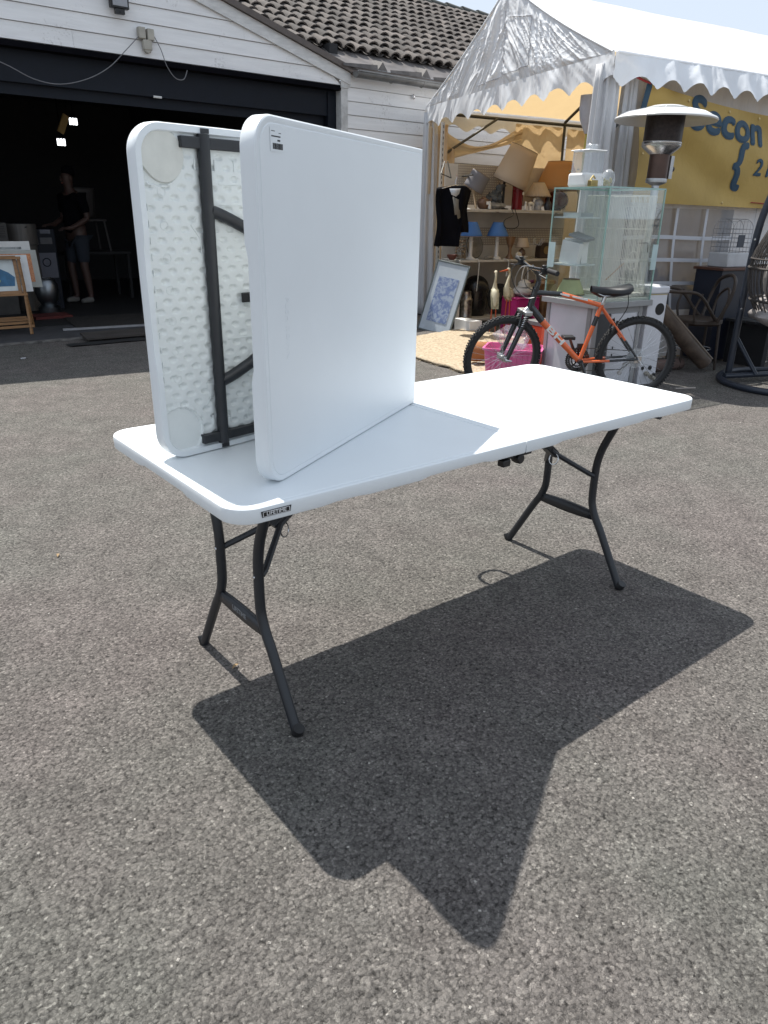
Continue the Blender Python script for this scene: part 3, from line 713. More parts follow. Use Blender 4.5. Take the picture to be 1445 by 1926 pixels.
MB().box((1.32, 9.24, .85), (1.47, 9.249, .93)).build('panel', mat('grey panel', (.06, .062, .07), .5), t)
t = thing('paper_notice', 'grey paper notice with a round mark behind the prints', 'notice', (1.38, 9.24, .45))
MB().box((1.26, 9.232, .42), (1.49, 9.238, .74)).build('sheet', mat('grey paper', (.10, .105, .13), .7), t)
MB().tube([(1.36+.05*cos(a), 9.229, .62+.05*sin(a)) for a in [2*pi*i/20 for i in range(20)]], .006, 5, closed=True).build('round_mark', M_navy, t)
t = thing('steel_bin', 'rounded shiny steel bin standing low behind the rack', 'bin', (1.12, 8.62, 0))
MB(T(1.18, 8.75, 0)).lathe([(.10, 0), (.13, .02), (.14, .10), (.10, .125), (.09, .14), (.12, .18), (.145, .28), (.14, .38), (.11, .44), (.001, .45)], 24).build('body', mat('polished steel', (.25, .27, .29), .35, metal=1), t)
MB(T(1.18, 8.75, 0)).tube([(.1*cos(a), .1*sin(a), .455) for a in [2*pi*i/20 for i in range(20)]], .008, 6, closed=True).build('rim', M_chrome, t)
MB().box((.86, 8.2, .019), (1.30, 8.55, .05)).build('floor_mat', mat('dull red mat', (.11, .018, .016), .8, var=.3), label='narrow dull red mat on the garage floor', cat='mat')
t = thing('floor_mat', 'black patterned door mat with a pale front edge strip', 'mat', (1.6, 7.5, .02))
MB(T(1.05, 7.22, .013) @ R(-.14)).box((0, 0, 0), (1.6, 1.05, .014)).build('pile', mat('dark patterned mat', (.028, .024, .022), .95, var=.7, scale=22, bump=.004), t)
MB(T(1.05, 7.22, .013) @ R(-.14)).box((-.16, -.045, 0), (1.6, -.003, .02)).build('edge_strip', mat('pale metal edge', (.30, .30, .31), .5), t)
mb = MB(T(1.05, 7.22, .0275) @ R(-.14)); random.seed(4)
for k in range(60):
    a = random.uniform(0, 3.1); mb.add([(x, y, 0) for x, y in ((-.03, -.006), (.03, -.004), (.03, .006), (-.03, .004))], [(0, 1, 2, 3)], T(random.uniform(.75, 1.5), random.uniform(.08, .8), .001+.0001*k) @ R(a))
mb.build('pattern', mat('brown mat pattern', (.06, .04, .025), .9), t, smooth=0)
t = thing('wooden_ramp', 'dark grey plank ramp laid at the garage threshold', 'ramp', (1.2, 6.45, 0))
for k in range(3): MB(T(.86, 6.30+.10*k, .03+.006*k) @ R(-.02) @ R(.08, 'X')).box((.01*k, 0, 0), (2.2, .094, .02)).build('plank', mat('weathered dark plank', (.055, .047, .042), .8, var=.4, scale=4, stretch=(.6, 6, 6), bump=.003), t)
mb = MB(); mb.sheet(40, 3, lambda u, v: (.64+1.9*u, 6.13+.18*v+(.02*noise.noise(V((u*30, 0, 0))) if v == 0 else 0), .012+.008*noise.noise(V((u*12, v*3, 0)))))
mb.build('rubber_sheet', M_rubber, label='torn black rubber sheet in front of the plank ramp', cat='rubber sheet')
MB().tube([(.09+.035*cos(a), 5.72+.03*sin(a), .008) for a in [2*pi*i/12 for i in range(10)]], .004, 5).build('wire_scrap', M_chrome, label='small loop of pale wire on the shaded asphalt', cat='wire')

# ------------------------------------------------------------------ the person inside the garage
def skinned(name, verts, edges, mat_, parent, sub=2):
    me = bpy.data.meshes.new(name); o0 = ORG.get(parent.name, V((0, 0, 0)))
    me.from_pydata([tuple(V(v[:3])-o0) for v in verts], edges, []); me.materials.append(mat_)
    o = bpy.data.objects.new(name, me); COL.objects.link(o); o.parent = parent; ORG[o.name] = o0
    sk = o.modifiers.new('skin', 'SKIN'); sk.use_smooth_shade = True
    sv = me.skin_vertices
    if not sv:
        bm = bmesh.new(); bm.from_mesh(me); bm.verts.layers.skin.verify(); bm.to_mesh(me); bm.free(); sv = me.skin_vertices
    for i, v in enumerate(verts):
        r = v[3]; r = r if isinstance(r, tuple) else (r, r)
        sv[0].data[i].radius = r; sv[0].data[i].use_root = (i == 0)
    sb = o.modifiers.new('sub', 'SUBSURF'); sb.levels = sub; sb.render_levels = sub
    return o
M_skin = mat('skin', (.07, .04, .033), .55, var=.1)
PX, PY = 1.95, 9.75
pp = thing('person', 'person in black t-shirt and blue shorts standing in the dark doorway', 'person', (PX, PY, .018))
pf = V((-.93, -.37, 0)); ps = V((.37, -.93, 0))            # facing, and the person's left side towards us
def P_(f, s_, z): q = V((PX, PY, 0.018))+pf*f+ps*s_; return (q.x, q.y, z+.018)
vv = [(*P_(0, 0, .95), (.135, .11)), (*P_(0, 0, 1.10), (.125, .10)), (*P_(0, 0, 1.28), (.14, .11)), (*P_(.0, 0, 1.43), (.12, .09)), (*P_(.01, 0, 1.51), .055), (*P_(.025, 0, 1.57), .062), (*P_(.035, 0, 1.66), (.085, .09)), (*P_(.03, 0, 1.74), (.075, .08)),
      (*P_(0, .18, 1.43), .062), (*P_(-.04, .24, 1.15), .045), (*P_(.20, .20, 1.03), .034), (*P_(.26, .18, 1.02), .028),
      (*P_(0, -.18, 1.43), .062), (*P_(-.02, -.24, 1.15), .045), (*P_(.22, -.16, 1.06), .034), (*P_(.28, -.13, 1.06), .028),
      (*P_(0, .10, .88), .092), (*P_(.02, .11, .50), .062), (*P_(-.01, .115, .30), .056), (*P_(-.03, .12, .09), .038), (*P_(.06, .125, .04), .036), (*P_(.15, .13, .03), .032),
      (*P_(0, -.10, .88), .092), (*P_(.06, -.12, .50), .062), (*P_(.04, -.12, .30), .056), (*P_(.02, -.12, .09), .038), (*P_(.11, -.125, .04), .036), (*P_(.20, -.13, .03), .032)]
ee = [(0, 1), (1, 2), (2, 3), (3, 4), (4, 5), (5, 6), (6, 7), (3, 8), (8, 9), (9, 10), (10, 11), (3, 12), (12, 13), (13, 14), (14, 15), (0, 16), (16, 17), (17, 18), (18, 19), (19, 20), (20, 21), (0, 22), (22, 23), (23, 24), (24, 25), (25, 26), (26, 27)]
for hs, wi in ((1, 11), (-1, 15)):                          # palm, four fingers and thumb
    bx = .26 if hs > 0 else .28; by = .18 if hs > 0 else -.13; bz = 1.02 if hs > 0 else 1.06
    n0 = len(vv); vv.append((*P_(bx+.05, by-hs*.01, bz), (.034, .018))); ee.append((wi, n0))
    for k in range(4):
        o_ = (k-1.5)*.019; L_ = (.036, .042, .040, .031)[k]
        a = len(vv); vv += [(*P_(bx+.085, by+o_, bz-.002), .0095), (*P_(bx+.085+L_, by+o_, bz-.010), .0085), (*P_(bx+.085+L_*1.5, by+o_, bz-.034), .007)]
        ee += [(n0, a), (a, a+1), (a+1, a+2)]
    a = len(vv); vv += [(*P_(bx+.04, by-hs*.038, bz+.008), .011), (*P_(bx+.075, by-hs*.052, bz+.010), .009)]; ee += [(n0, a), (a, a+1)]
body = skinned('body', vv, ee, M_skin, pp)
hd = T(*P_(.03, 0, 0)) @ Matrix(((pf.x, ps.x, 0, 0), (pf.y, ps.y, 0, 0), (0, 0, 1, 0), (0, 0, 0, 1)))
MB(hd).blob((-.028, 0, 1.748), (.092, .088, .078), rough=.12).build('hair', M_black, pp, smooth=80)
for s in (-1, 1): MB(hd).blob((.082, s*.032, 1.672), (.010, .013, .009), n=10, k=6).build('eye', mat('eye', (.05, .04, .035), .3), pp)
MB(hd).blob((.098, 0, 1.640), (.018, .013, .024), n=10, k=6).build('nose', M_skin, pp)
MB(hd).blob((.085, 0, 1.598), (.010, .025, .007), n=10, k=6).build('mouth', mat('lips', (.28, .10, .08), .5), pp)
for s in (-1, 1): MB(hd).blob((.0, s*.087, 1.655), (.020, .009, .032), n=10, k=6).build('ear', M_skin, pp)
skinned('t_shirt', [(*P_(0, 0, .90), (.168, .145)), (*P_(0, 0, 1.12), (.150, .125)), (*P_(0, 0, 1.28), (.160, .130)), (*P_(0, 0, 1.42), (.135, .105)), (*P_(.005, 0, 1.49), .072),
        (*P_(0, .185, 1.42), .078), (*P_(-.03, .235, 1.20), .066), (*P_(0, -.185, 1.42), .078), (*P_(-.02, -.235, 1.20), .066)],
        [(0, 1), (1, 2), (2, 3), (3, 4), (3, 5), (5, 6), (3, 7), (7, 8)], M_black, pp)
skinned('shorts', [(*P_(0, 0, .95), (.150, .125)), (*P_(0, .095, .84), .112), (*P_(.015, .105, .52), .088), (*P_(0, -.095, .84), .112), (*P_(.05, -.115, .52), .088)],
        [(0, 1), (1, 2), (0, 3), (3, 4)], mat('blue grey denim', (.022, .028, .04), .9), pp)
for s, f0 in ((1, 0), (-1, .05)):
    skinned('shoe', [(*P_(f0-.055, s*.122, .05), (.046, .05)), (*P_(f0+.05, s*.127, .046), (.045, .045)), (*P_(f0+.16, s*.13, .036), (.042, .034))], [(0, 1), (1, 2)], mat('grey white shoe', (.18, .175, .165), .7), pp)
t = thing('shop_chair', 'pale moulded chair stacked behind the person in the garage', 'chair', (2.3, 10.4, 0))
sm = mat('grey moulded plastic', (.07, .065, .065), .5)
MB(T(2.32, 10.35, 0)).sheet(8, 8, lambda u, v: (-.2+.4*u, .22-.10*v-.05*sin(pi*u), 1.16+.42*v)).build('backrest', sm, t, solid=.012)
MB(T(2.32, 10.35, 0)).box((-.22, -.22, 1.12), (.22, .22, 1.15)).build('seat', sm, t, bevel=.01)
for a in (-1, 1):
    for b in (-1, 1): MB(T(2.32, 10.35, 0)).tube([(a*.19, b*.19, 1.12), (a*.23, b*.23, .70)], .014, 6).build('leg', sm, t)
t = thing('storage_table', 'dark wooden table carrying the pale chair in the garage', 'table', (2.32, 10.35, 0))
MB(T(2.32, 10.35, 0)).box((-.5, -.32, .66), (.5, .32, .70)).build('table_top', M_dark, t, bevel=.004)
for a in (-1, 1):
    for b in (-1, 1): MB(T(2.32, 10.35, 0)).box((a*.46-.02, b*.28-.02, .018), (a*.46+.02, b*.28+.02, .66)).build('leg', M_dark, t)

# ------------------------------------------------------------------ market tent
N = V((4.28, 2.63, 2.56)); F = V((5.47, 6.26, 2.56)); TW = (F-N).length
gd = (F-N)/TW; sdr = V((.988, -.156, 0)); sn = V((.156, .988, 0)); ZE = 2.56; ZP = 3.43; VP = 1.86; TL = 6.0
def Gp(v, z, off=0): q = N+gd*v-sdr*off; return V((q.x, q.y, z))
def Sp(u, z, off=0): q = N+sdr*u-sn*off; return V((q.x, q.y, z))
def Fp(u, z, off=0): q = F+sdr*u-sn*off; return V((q.x, q.y, z))
def roofz(v): 
    t = abs(v-VP)/(VP if v < VP else TW-VP); return ZP-(ZP-ZE)*t-.035*sin(pi*t)
tent = thing('market_tent', 'white market tent with scalloped valances and a creased gable beside the garage', 'tent', (N.x, N.y, 0))
nz = lambda x, y, z=0: noise.noise(V((x, y, z)))
def crease(a, z):
    d = 0; wx = a+.18*nz(a*1.3, z*1.3, 9); wz = z+.18*nz(a*1.3, z*1.3, 4)
    side_ = 1 if a < VP else -1
    for k, (an, fc, fa, am, th) in enumerate(((1.05, 4.5, .8, .017, -.30), (.75, 7, .9, .013, -.25), (1.25, 11, 1.0, .011, -.22), (.9, 16, 1.2, .009, -.2), (-.7, 15, 1.5, .004, .0), (.55, 24, 1.8, .006, -.1), (1.15, 31, 2.2, .0045, -.2))):
        an = an if side_ > 0 else pi-an
        q = wx*cos(an)+wz*sin(an); r = -wx*sin(an)+wz*cos(an)
        m_ = max(0, nz(q*1.1+k*3, r*1.6+k, 2)-th)
        d += am*m_*2*(1-2*abs(nz(q*fa+k*7, r*fc, k)))**4
    return d*1.3
mb = MB()
mb.sheet(260, 90, lambda a, b: Gp(a*TW, ZE+(roofz(a*TW)-ZE)*b, .02+crease(a*TW, ZE+(roofz(a*TW)-ZE)*b)*min(1, 6*b*(1-b)+.25)))
mb.build('gable_panel', M_tentw, tent, smooth=180)
def val(pt, L, name, step=.41, ph=0, n=260, drop=.165, amp=.040, voff=0):
    def f(a, b):
        u = a*(L+.04)-.04; c = .5+.5*cos(2*pi*(u/step+ph)); zb = ZE-drop-amp*2*(1-c**.75)+.006*nz(u*3, 1)
        z = ZE+.004-(ZE-zb)*b
        return pt(u, z, .03+voff*b*min(1, max(0, u)/.45)+.020*b*nz(u*2.7, z*2, 5)+.012*b*sin(2*pi*(u/step+ph))+crease(u, z)*.5)
    return MB().sheet(n, 8, f).build(name, M_tentw, tent, smooth=180)
val(Gp, TW, 'gable_valance', ph=.06); val(Sp, TL, 'side_valance', step=.325, ph=.30, n=420, voff=.12)
val(lambda u, z, o: Fp(u, z, -o), TL, 'rear_valance', n=200)
def slope(side):
    def f(a, b):
        v = VP*(1-b) if side > 0 else VP+(TW-VP)*b
        u = -.02+(TL+.02)*a; q = Gp(v, roofz(v)+.012-.05*(sin(pi*((u/2.2) % 1)))*sin(pi*b)*.6+.010*nz(u*1.3, v*2.5), 0)+sdr*u
        return q
    return f
mb = MB(); mb.sheet(80, 16, slope(1)); mb.sheet(80, 16, slope(-1)); mb.build('roof', M_tent, tent, smooth=180)
# seams stitched on the gable
mb = MB()
M_seam = mat('grey seam', (.42, .43, .46), .8)
def gseam(p, q, n=14): return [Gp(p[0]+(q[0]-p[0])*i/n, p[1]+(q[1]-p[1])*i/n, .026+crease(p[0]+(q[0]-p[0])*i/n, p[1]+(q[1]-p[1])*i/n)) for i in range(n+1)]
for k, (p, q) in enumerate([((1.84, 2.64), (1.90, 3.22)), ((1.34, 2.67), (1.36, 3.08)), ((2.42, 2.62), (1.86, 2.64)), ((1.82, 2.65), (1.34, 2.67)), ((1.36, 3.08), (1.84, 3.16))]):
    MB().tube(gseam(p, q), .0035, 5).build('seam', M_seam, tent)
MB().tube([Gp(v/20*TW, roofz(v/20*TW)+.012, .03) for v in range(21)], .012, 6).build('rake_hem', M_tentw, tent)
MB().tube([Sp(u*.5, ZE+.004+.004*nz(u, 1), .03) for u in range(13)], .013, 6).build('eave_hem', M_tentw, tent)
# frame
M_pole = mat('dark steel pole', (.06, .06, .055), .5, metal=.3, var=.2)
def pole(a, b, r=.02): MB().tube([a, b], r, 8).build('pole', M_pole, tent)
for u in (.06, 2.25, 4.4, 5.94):
    pole(Sp(u, 0, -.05), Sp(u, 2.53, -.05)); pole(Fp(u, 0, .05), Fp(u, 2.53, .05))
    pole(Sp(u, 2.53, -.05), Gp(VP, ZP-.05)+sdr*u); pole(Fp(u, 2.53, .05), Gp(VP, ZP-.05)+sdr*u)
pole(Sp(.06, 2.53, -.05), Sp(5.94, 2.53, -.05)); pole(Fp(.06, 2.50, .05), Fp(5.94, 2.50, .05)); pole(Gp(VP, ZP-.05), Gp(VP, ZP-.05)+sdr*5.94)
pole(Fp(.08, 1.96, .08), Fp(1.05, 2.50, .08), .016); pole(Sp(.10, 2.0, -.06), Sp(.75, 2.5, -.06), .016)
# bundled corner curtains
def bundle(c, r0, r1, z0, z1, seed, folds=9, name='corner_curtain', m=None):
    def wob(a, i): return 1+.22*sin(folds*a+seed+.12*i)+.12*sin(3*a+seed*2+.07*i)
    n = 18; prof = [(0.001, z1)]+[(r0+(r1-r0)*(1-i/n)**.8 if False else r0+(r1-r0)*(i/n), z1-(z1-z0)*i/n) for i in range(n+1)]+[(.001, z0)]
    return MB(T(c.x, c.y, 0) @ R(seed)).lathe([(r, z) for r, z in prof][::-1], 60, wob=wob).build(name, m or M_curtw, tent, smooth=180)
M_curtw = fabric('white side curtain', (.62, .625, .645), (.80, .72, .55), .10, bump=.012, bscale=6, stretch=(2, 2, .5))
bundle(Sp(.05, 0, -.10), .085, .13, .02, 2.50, .3); bundle(Sp(.30, 0, -.09), .055, .10, .02, 2.48, 1.7, 7)
bundle(Gp(TW-.03, 0, -.02), .07, .14, .02, 2.50, 2.2, 7); bundle(Gp(TW-.26, 0, -.12), .04, .07, .02, 2.35, .9, 6, m=M_curt)
# side wall with clear window
WX0, WX1, WZ0, WZ1 = .36, 1.90, .46, 1.40
fl2 = lambda z: -.03+.10*max(0, 1-z/1.2)**1.5
def wallf(u0, u1, z0, z1):
    return lambda a, b: Sp(u0+(u1-u0)*a, z0+(z1-z0)*b, fl2(z0+(z1-z0)*b)+.022*nz((u0+(u1-u0)*a)*4, (z0+(z1-z0)*b)*.8, 3))
mb = MB()
mb.sheet(8, 40, wallf(.30, WX0, .01, 2.52)); mb.sheet(60, 40, wallf(WX1, TL, .01, 2.52)); mb.sheet(20, 16, wallf(WX0, WX1, WZ1, 2.52)); mb.sheet(20, 8, wallf(WX0, WX1, .01, WZ0))
mb.build('side_wall', M_curtw, tent, smooth=180)
win = MB().sheet(24, 20, wallf(WX0, WX1, WZ0, WZ1)).build('window', glass('cloudy window film', (.70, .74, .78), .12, rough=.12, body=.84, bcol=(.17, .185, .22)), tent, smooth=180)
M_munt = mat('white window strip', (.55, .56, .60), .5, var=.05)
for z in (1.12, .915, .70): MB().sheet(12, 1, lambda a, b: Sp(WX0+(WX1-WX0)*a, z+.035*b+.008*sin(a*6), fl2(z)+.027+.022*nz((WX0+(WX1-WX0)*a)*4, z*.8, 3))).build('muntin', M_munt, win, smooth=180)
for u in (.68, 1.02, 1.44): MB().sheet(1, 12, lambda a, b: Sp(u+.035*a+.05*(1-b)**2, WZ0+(WZ1-WZ0)*b, fl2(WZ0+(WZ1-WZ0)*b)+.029+.022*nz(u*4, (WZ0+(WZ1-WZ0)*b)*.8, 3))).build('muntin', M_munt, win, smooth=180)
# rear side: swagged inner curtains
def swag(a, b):
    u = -.02+1.50*a; top = 2.42-.27*sin(pi*min(1, a*1.0))**1.2; bot = 1.86+.42*a**1.6 if a > .45 else 1.70
    bot = 1.90+.10*sin(pi*a)+.36*a**2.2
    return Fp(u, bot+(top-bot)*b, .06+.05*sin(b*9+a*2)*.4+.02*nz(u*5, b*4))
MB().sheet(50, 16, swag).build('inner_curtain', M_curt, tent, smooth=180)
MB().sheet(24, 10, lambda a, b: Fp(-.05+.42*a, 1.55+(.80-.28*a)*b, .085+.03*sin(a*22))).build('inner_curtain', M_curt, tent, smooth=180)
MB().sheet(40, 10, lambda a, b: Fp(1.36+.92*a, 1.60+.86*b, .05+.02*sin(a*16+b))).build('inner_curtain', M_curt, tent, smooth=180)
MB().sheet(80, 10, lambda a, b: Fp(2.32+3.7*a, .05+2.4*b, .04+.03*sin(a*60))).build('inner_curtain', M_curt, tent, smooth=180)
MB().sheet(20, 10, lambda a, b: Gp(a*TW, .02+(roofz(a*TW)-.05)*b)+sdr*TL).build('end_wall', M_curtw, tent, smooth=180)
for u, z in ((.45, ZE-.10), (1.5, ZE-.09)): MB().tube([Sp(u, z, .05), Sp(u+.02, z-.03, .07)], .004, 5).build('hook', M_chrome, tent)

# ------------------------------------------------------------------ yellow banner
ban = thing('banner', 'yellow cloth banner with blue lettering tied along the tent side', 'banner', tuple(Sp(1.2, 1.42, .15)))
B0, B1 = .31, 3.3
def bz(u, t):
    top = 2.375-.05*(u-B0)-.06*sin(min(1, (u-B0)/2.9)*pi); bot = 1.44-.012*(u-B0)
    return bot+(top-bot)*t
def bp(u, t, off=0):
    du = u-B0; fold = .048*sin(5.5*(t*1.0+du*.55)+.6)*sin(pi*min(1, max(0, t)))+.020*sin(12*(t+du*.6)+1)*t*(1-t)*2.5+.012*nz(u*2.2, t*3)
    return Sp(u+.03*t*max(0, 1-du*3), bz(u, t), .075+fold+off)
M_ban = fabric('mustard banner', (.53, .365, .115), (.55, .36, .08), .13, bump=.004, bscale=12)
MB().sheet(150, 60, lambda a, b: bp(B0+(B1-B0)*a, b)).build('cloth', M_ban, ban, smooth=180)
M_blue = mat('blue banner ink', (.022, .062, .105), .6, var=.15)
def onban(cx, ct, rot=0, shx=0):
    c_, s_ = cos(rot), sin(rot)
    def f(x, y, z):
        X = x*c_-y*s_+shx*y; Y = x*s_+y*c_; u = cx+X
        return bp(u, ct+Y/.95, .008+z)
    return f
def subdiv(o, cuts=2):
    bm = bmesh.new(); bm.from_mesh(o.data); bmesh.ops.triangulate(bm, faces=bm.faces[:]); bmesh.ops.subdivide_edges(bm, edges=bm.edges[:], cuts=cuts, use_grid_fill=True); bm.to_mesh(o.data); bm.free()
text('lettering', 'L', .30, None, M_blue, ban, bold=.020, fn=onban(.36, .86), res=4)
text('lettering', 'Secon', .40, None, M_blue, ban, bold=.017, fn=onban(1.44, .83, -.05), sx=1.12, res=5)
text('lettering', '2 M', .24, None, M_blue, ban, bold=.006, fn=onban(2.07, .43, -.02), sx=.95, res=5)
text('lettering', '{', .49, None, M_blue, ban, bold=.016, fn=onban(1.66, .45), sx=1.05, res=5)
for i, (u, t_) in enumerate(((.86, .955), (1.42, .955), (1.88, .955), (1.55, .04), (.36, .42))):
    c = bp(u, t_, .006); MB(frame(c, sdr, -sn)).lathe([(.006, 0), (.011, .001), (.012, .003), (.007, .005)], 12).build('eyelet', mat('brass eyelet', (.55, .42, .20), .35, metal=.8), ban)
M_red = mat('red string', (.30, .02, .02), .7)
MB().tube([bp(B0+.02, .99, .01), Sp(.24, 2.40, .05), Sp(.15, 2.43, .03)], .009, 6).build('tie_cord', M_red, ban)
MB().tube([bp(1.98, .06, .012), bp(2.5, .045, .02), bp(3.0, .05, .02)], .005, 6).build('tie_cord', M_red, ban)

# ------------------------------------------------------------------ shelving in the tent
S0 = V((4.95, 5.0, 0)); ss = V((.985, -.174, 0)); sb = V((.174, .985, 0))
def SP(s, z, off=.15): q = S0+ss*s+sb*off; return V((q.x, q.y, z))
def SF(s, z, off=.15, a=0): return frame(SP(s, z, off), ss) @ R(a)
def pegmat():
    m, nt, p = newmat('pegboard'); L = nt.links.new
    tc = nd(nt, 'ShaderNodeTexCoord'); d = nd(nt, 'ShaderNodeVectorMath', operation='DOT_PRODUCT'); d.inputs[1].default_value = tuple(ss); L(tc.outputs['Object'], d.inputs[0])
    sx = nd(nt, 'ShaderNodeSeparateXYZ'); L(tc.outputs['Object'], sx.inputs[0]); cx = nd(nt, 'ShaderNodeCombineXYZ'); L(d.outputs['Value'], cx.inputs[0]); L(sx.outputs[2], cx.inputs[1])
    v = nd(nt, 'ShaderNodeTexVoronoi', i_Scale=36.0, i_Randomness=0.0); v.voronoi_dimensions = '2D'; L(cx.outputs[0], v.inputs['Vector'])
    mr = nd(nt, 'ShaderNodeMapRange', i_1=.20, i_2=.27, i_3=0.0, i_4=1.0); L(v.outputs['Distance'], mr.inputs[0])
    mx = nd(nt, 'ShaderNodeMix'); mx.data_type = 'RGBA'; mx.inputs[6].default_value = (.62, .56, .42, 1); mx.inputs[7].default_value = (.30, .26, .225, 1); L(mr.outputs[0], mx.inputs[0]); L(mx.outputs[2], p.inputs['Base Color'])  # pale dots paint in the light showing through the peg holes
    p.inputs['Roughness'].default_value = .7
    return m
M_peg = pegmat()
su = thing('shelving_unit', 'beige pegboard shelving unit crowded with lamps inside the tent', 'shelves', tuple(SP(.7, 0)))
sf = lambda: MB(frame(SP(0, 0, 0), ss))
sf().box((.16, .40, 1.42), (.80, .415, 1.87)).build('pegboard', M_peg, su, smooth=0)
sf().box((-.02, .402, 1.42), (.158, .417, 1.87)).box((.802, .40, 1.42), (1.9, .415, 1.87)).box((-.02, .40, .10), (1.9, .415, .95)).box((-.02, .40, 1.16), (1.9, .415, 1.34)).build('back_panel', M_offw, su, smooth=0)
sf().box((-.02, .398, .95), (1.9, .413, 1.16)).build('pegboard', M_peg, su, smooth=0)
sf().box((.02, .03, 1.345), (1.9, .40, 1.37)).build('shelf', mat('beige shelf', (.46, .43, .38), .6), su, bevel=.003)
sf().box((-.04, -.04, .775), (1.9, .40, .80)).build('shelf', mat('beige shelf', (.46, .43, .38), .6), su, bevel=.003)
sf().box((-.04, -.08, .09), (1.9, .40, .115)).build('shelf', mat('beige shelf', (.46, .43, .38), .6), su, bevel=.003)
for s_, zt in ((-.06, 2.30), (.81, 1.88), (1.9, 1.88)):
    up_ = sf().box((s_-.018, .42, 0), (s_+.018, .45, zt)).build('upright', M_offw, su)
    mb = sf()
    z = .2
    while z < zt-.05: mb.box((s_-.004, .4165, z), (s_+.004, .42, z+.03)); z += .06
    mb.build('slots', M_blackp, up_, smooth=0)
sf().tube([(-.10, .30, 1.88), (-.24, .15, 1.74), (-.10, .15, 1.70), (-.06, .30, 1.88)], .008, 5).build('bracket', M_pole, su)
sf().box((-.03, -.02, .116), (.0, .38, .77)).build('side_panel', M_offw, su)

def lampstand(name, label, s, z, off, parts, group=None):
    t = thing(name, label, 'lamp', tuple(SP(s, z, off)), group)
    for nm, m_, prof, wob, tl_ in parts:
        MB(SF(s, z, off) @ tl_).lathe(prof, 28, wob=wob).build(nm, m_, t, smooth=60)
    return t
def shade(r0, r1, z0, z1):   # open hollow shade
    return [(r0, z0), ((r0+r1)/2, (z0+z1)/2), (r1, z1), (r1-.006, z1), (r0-.006, z0+.002), (r0, z0)]
def shade_obj(t, M, r0, r1, z0, z1, m_, name='lamp_shade', wob=None, n=30):
    mb = MB(M); k = 6; pr = [(r0+(r1-r0)*i/k, z0+(z1-z0)*i/k) for i in range(k+1)]
    vs = []; fs = []
    for i, (r, z) in enumerate(pr):
        for j in range(n): a = 2*pi*j/n; q = r*(wob(a, i) if wob else 1); vs.append((q*cos(a), q*sin(a), z))
    for i in range(k):
        for j in range(n): fs.append((i*n+j, i*n+(j+1) % n, (i+1)*n+(j+1) % n, (i+1)*n+j))
    mb.add(vs, fs); o = mb.build(name, m_, t, smooth=60, solid=.003)
    for z, r in ((z0, r0), (z1, r1)): MB(M).tube([(r*cos(2*pi*i/n), r*sin(2*pi*i/n), z) for i in range(n)], .0035, 5, closed=True).build('shade_rim', M_rimb, o)
    return o
M_rimb = mat('brown shade rim', (.20, .14, .09), .6)
M_shg = fabric('grey shade cloth', (.20, .19, .20), (.2, .18, .16), .1, bump=.001, bscale=200)
M_shc = fabric('cream shade cloth', (.62, .52, .40), (.8, .6, .4), .3, bump=.001, bscale=200)
M_sho = fabric('orange brown shade cloth', (.52, .30, .13), (.8, .4, .15), .35, bump=.001, bscale=200)
M_shb = fabric('blue shade', (.075, .19, .46), (.08, .2, .5), .15, bump=.0005, bscale=200)
# top shelf, left to right (s = metres along the shelf)
z0 = 1.372
t = thing('tripod_lamp', 'grey drum lamp with tilted shade on pale wooden tripod legs', 'lamp', tuple(SP(.24, z0, .2)))
for a in (0, 2.1, 4.2): MB(SF(.24, z0, .20)).tube([(.015*cos(a), .015*sin(a), .24), (.115*cos(a+.4), .115*sin(a+.4), .006)], .009, 6).build('leg', mat('pale beech', (.55, .42, .28), .6), t)
shade_obj(t, SF(.25, z0+.23, .19) @ R(.42, 'Y') @ R(.28, 'X'), .125, .115, -.02, .18, M_shg)
t = thing('teapot', 'brown round earthenware pot on the top shelf under the grey lamp', 'pot', tuple(SP(.34, z0, .1)))
MB(SF(.36, z0, .12)).lathe([(.04, 0), (.07, .03), (.078, .07), (.06, .11), (.025, .125), (.02, .14), (.0, .145)], 18).build('body', mat('brown earthenware', (.16, .085, .05), .4, var=.5), t)
MB(SF(.36, z0, .12)).tube([(.07, 0, .08), (.10, 0, .10), (.11, 0, .13)], .012, 6).build('spout', mat('brown earthenware', (.16, .085, .05), .4), t)
MB(SF(.36, z0, .12)).box((-.012, -.082, .05), (.028, -.078, .085)).build('price_tag', M_white, t)
def figurine(s, off, h, label, m_, z=z0, g=None):
    t = thing('figurine', label, 'figurine', tuple(SP(s, z, off)), g)
    MB(SF(s, z, off)).lathe([(h*.20, 0), (h*.24, .08*h), (h*.20, .4*h), (h*.12, .62*h), (h*.10, .66*h)], 14).build('body', m_, t, smooth=70)
    MB(SF(s, z, off)).blob((0, 0, h*.80), (h*.15, h*.15, h*.19), n=10, k=7).build('head', m_, t, smooth=80)
M_porc = mat('white porcelain', (.62, .60, .56), .25, var=.1)
figurine(.39, .03, .09, 'white figurine left of the grey rooster sculpture', M_porc)
figurine(.93, .03, .10, 'white owl figurine in front of the red vase', M_porc)
t = thing('rooster_sculpture', 'grey stone-like rooster sculpture on the top shelf', 'sculpture', tuple(SP(.58, z0, .14)))
M_rock = mat('grey rough stone', (.10, .11, .115), .8, col2=(.035, .04, .045), scale=18, bump=.01, bscale=40)
MB(SF(.55, z0, .14)).blob((0, 0, .035), (.13, .09, .045), rough=.5, seed=3).build('base', mat('pale rough stone', (.25, .25, .24), .9, var=.5, scale=20, bump=.01), t)
MB(SF(.55, z0, .14)).blob((-.01, 0, .13), (.095, .06, .075), rough=.7, seed=1, n=18, k=12).build('body', M_rock, t)
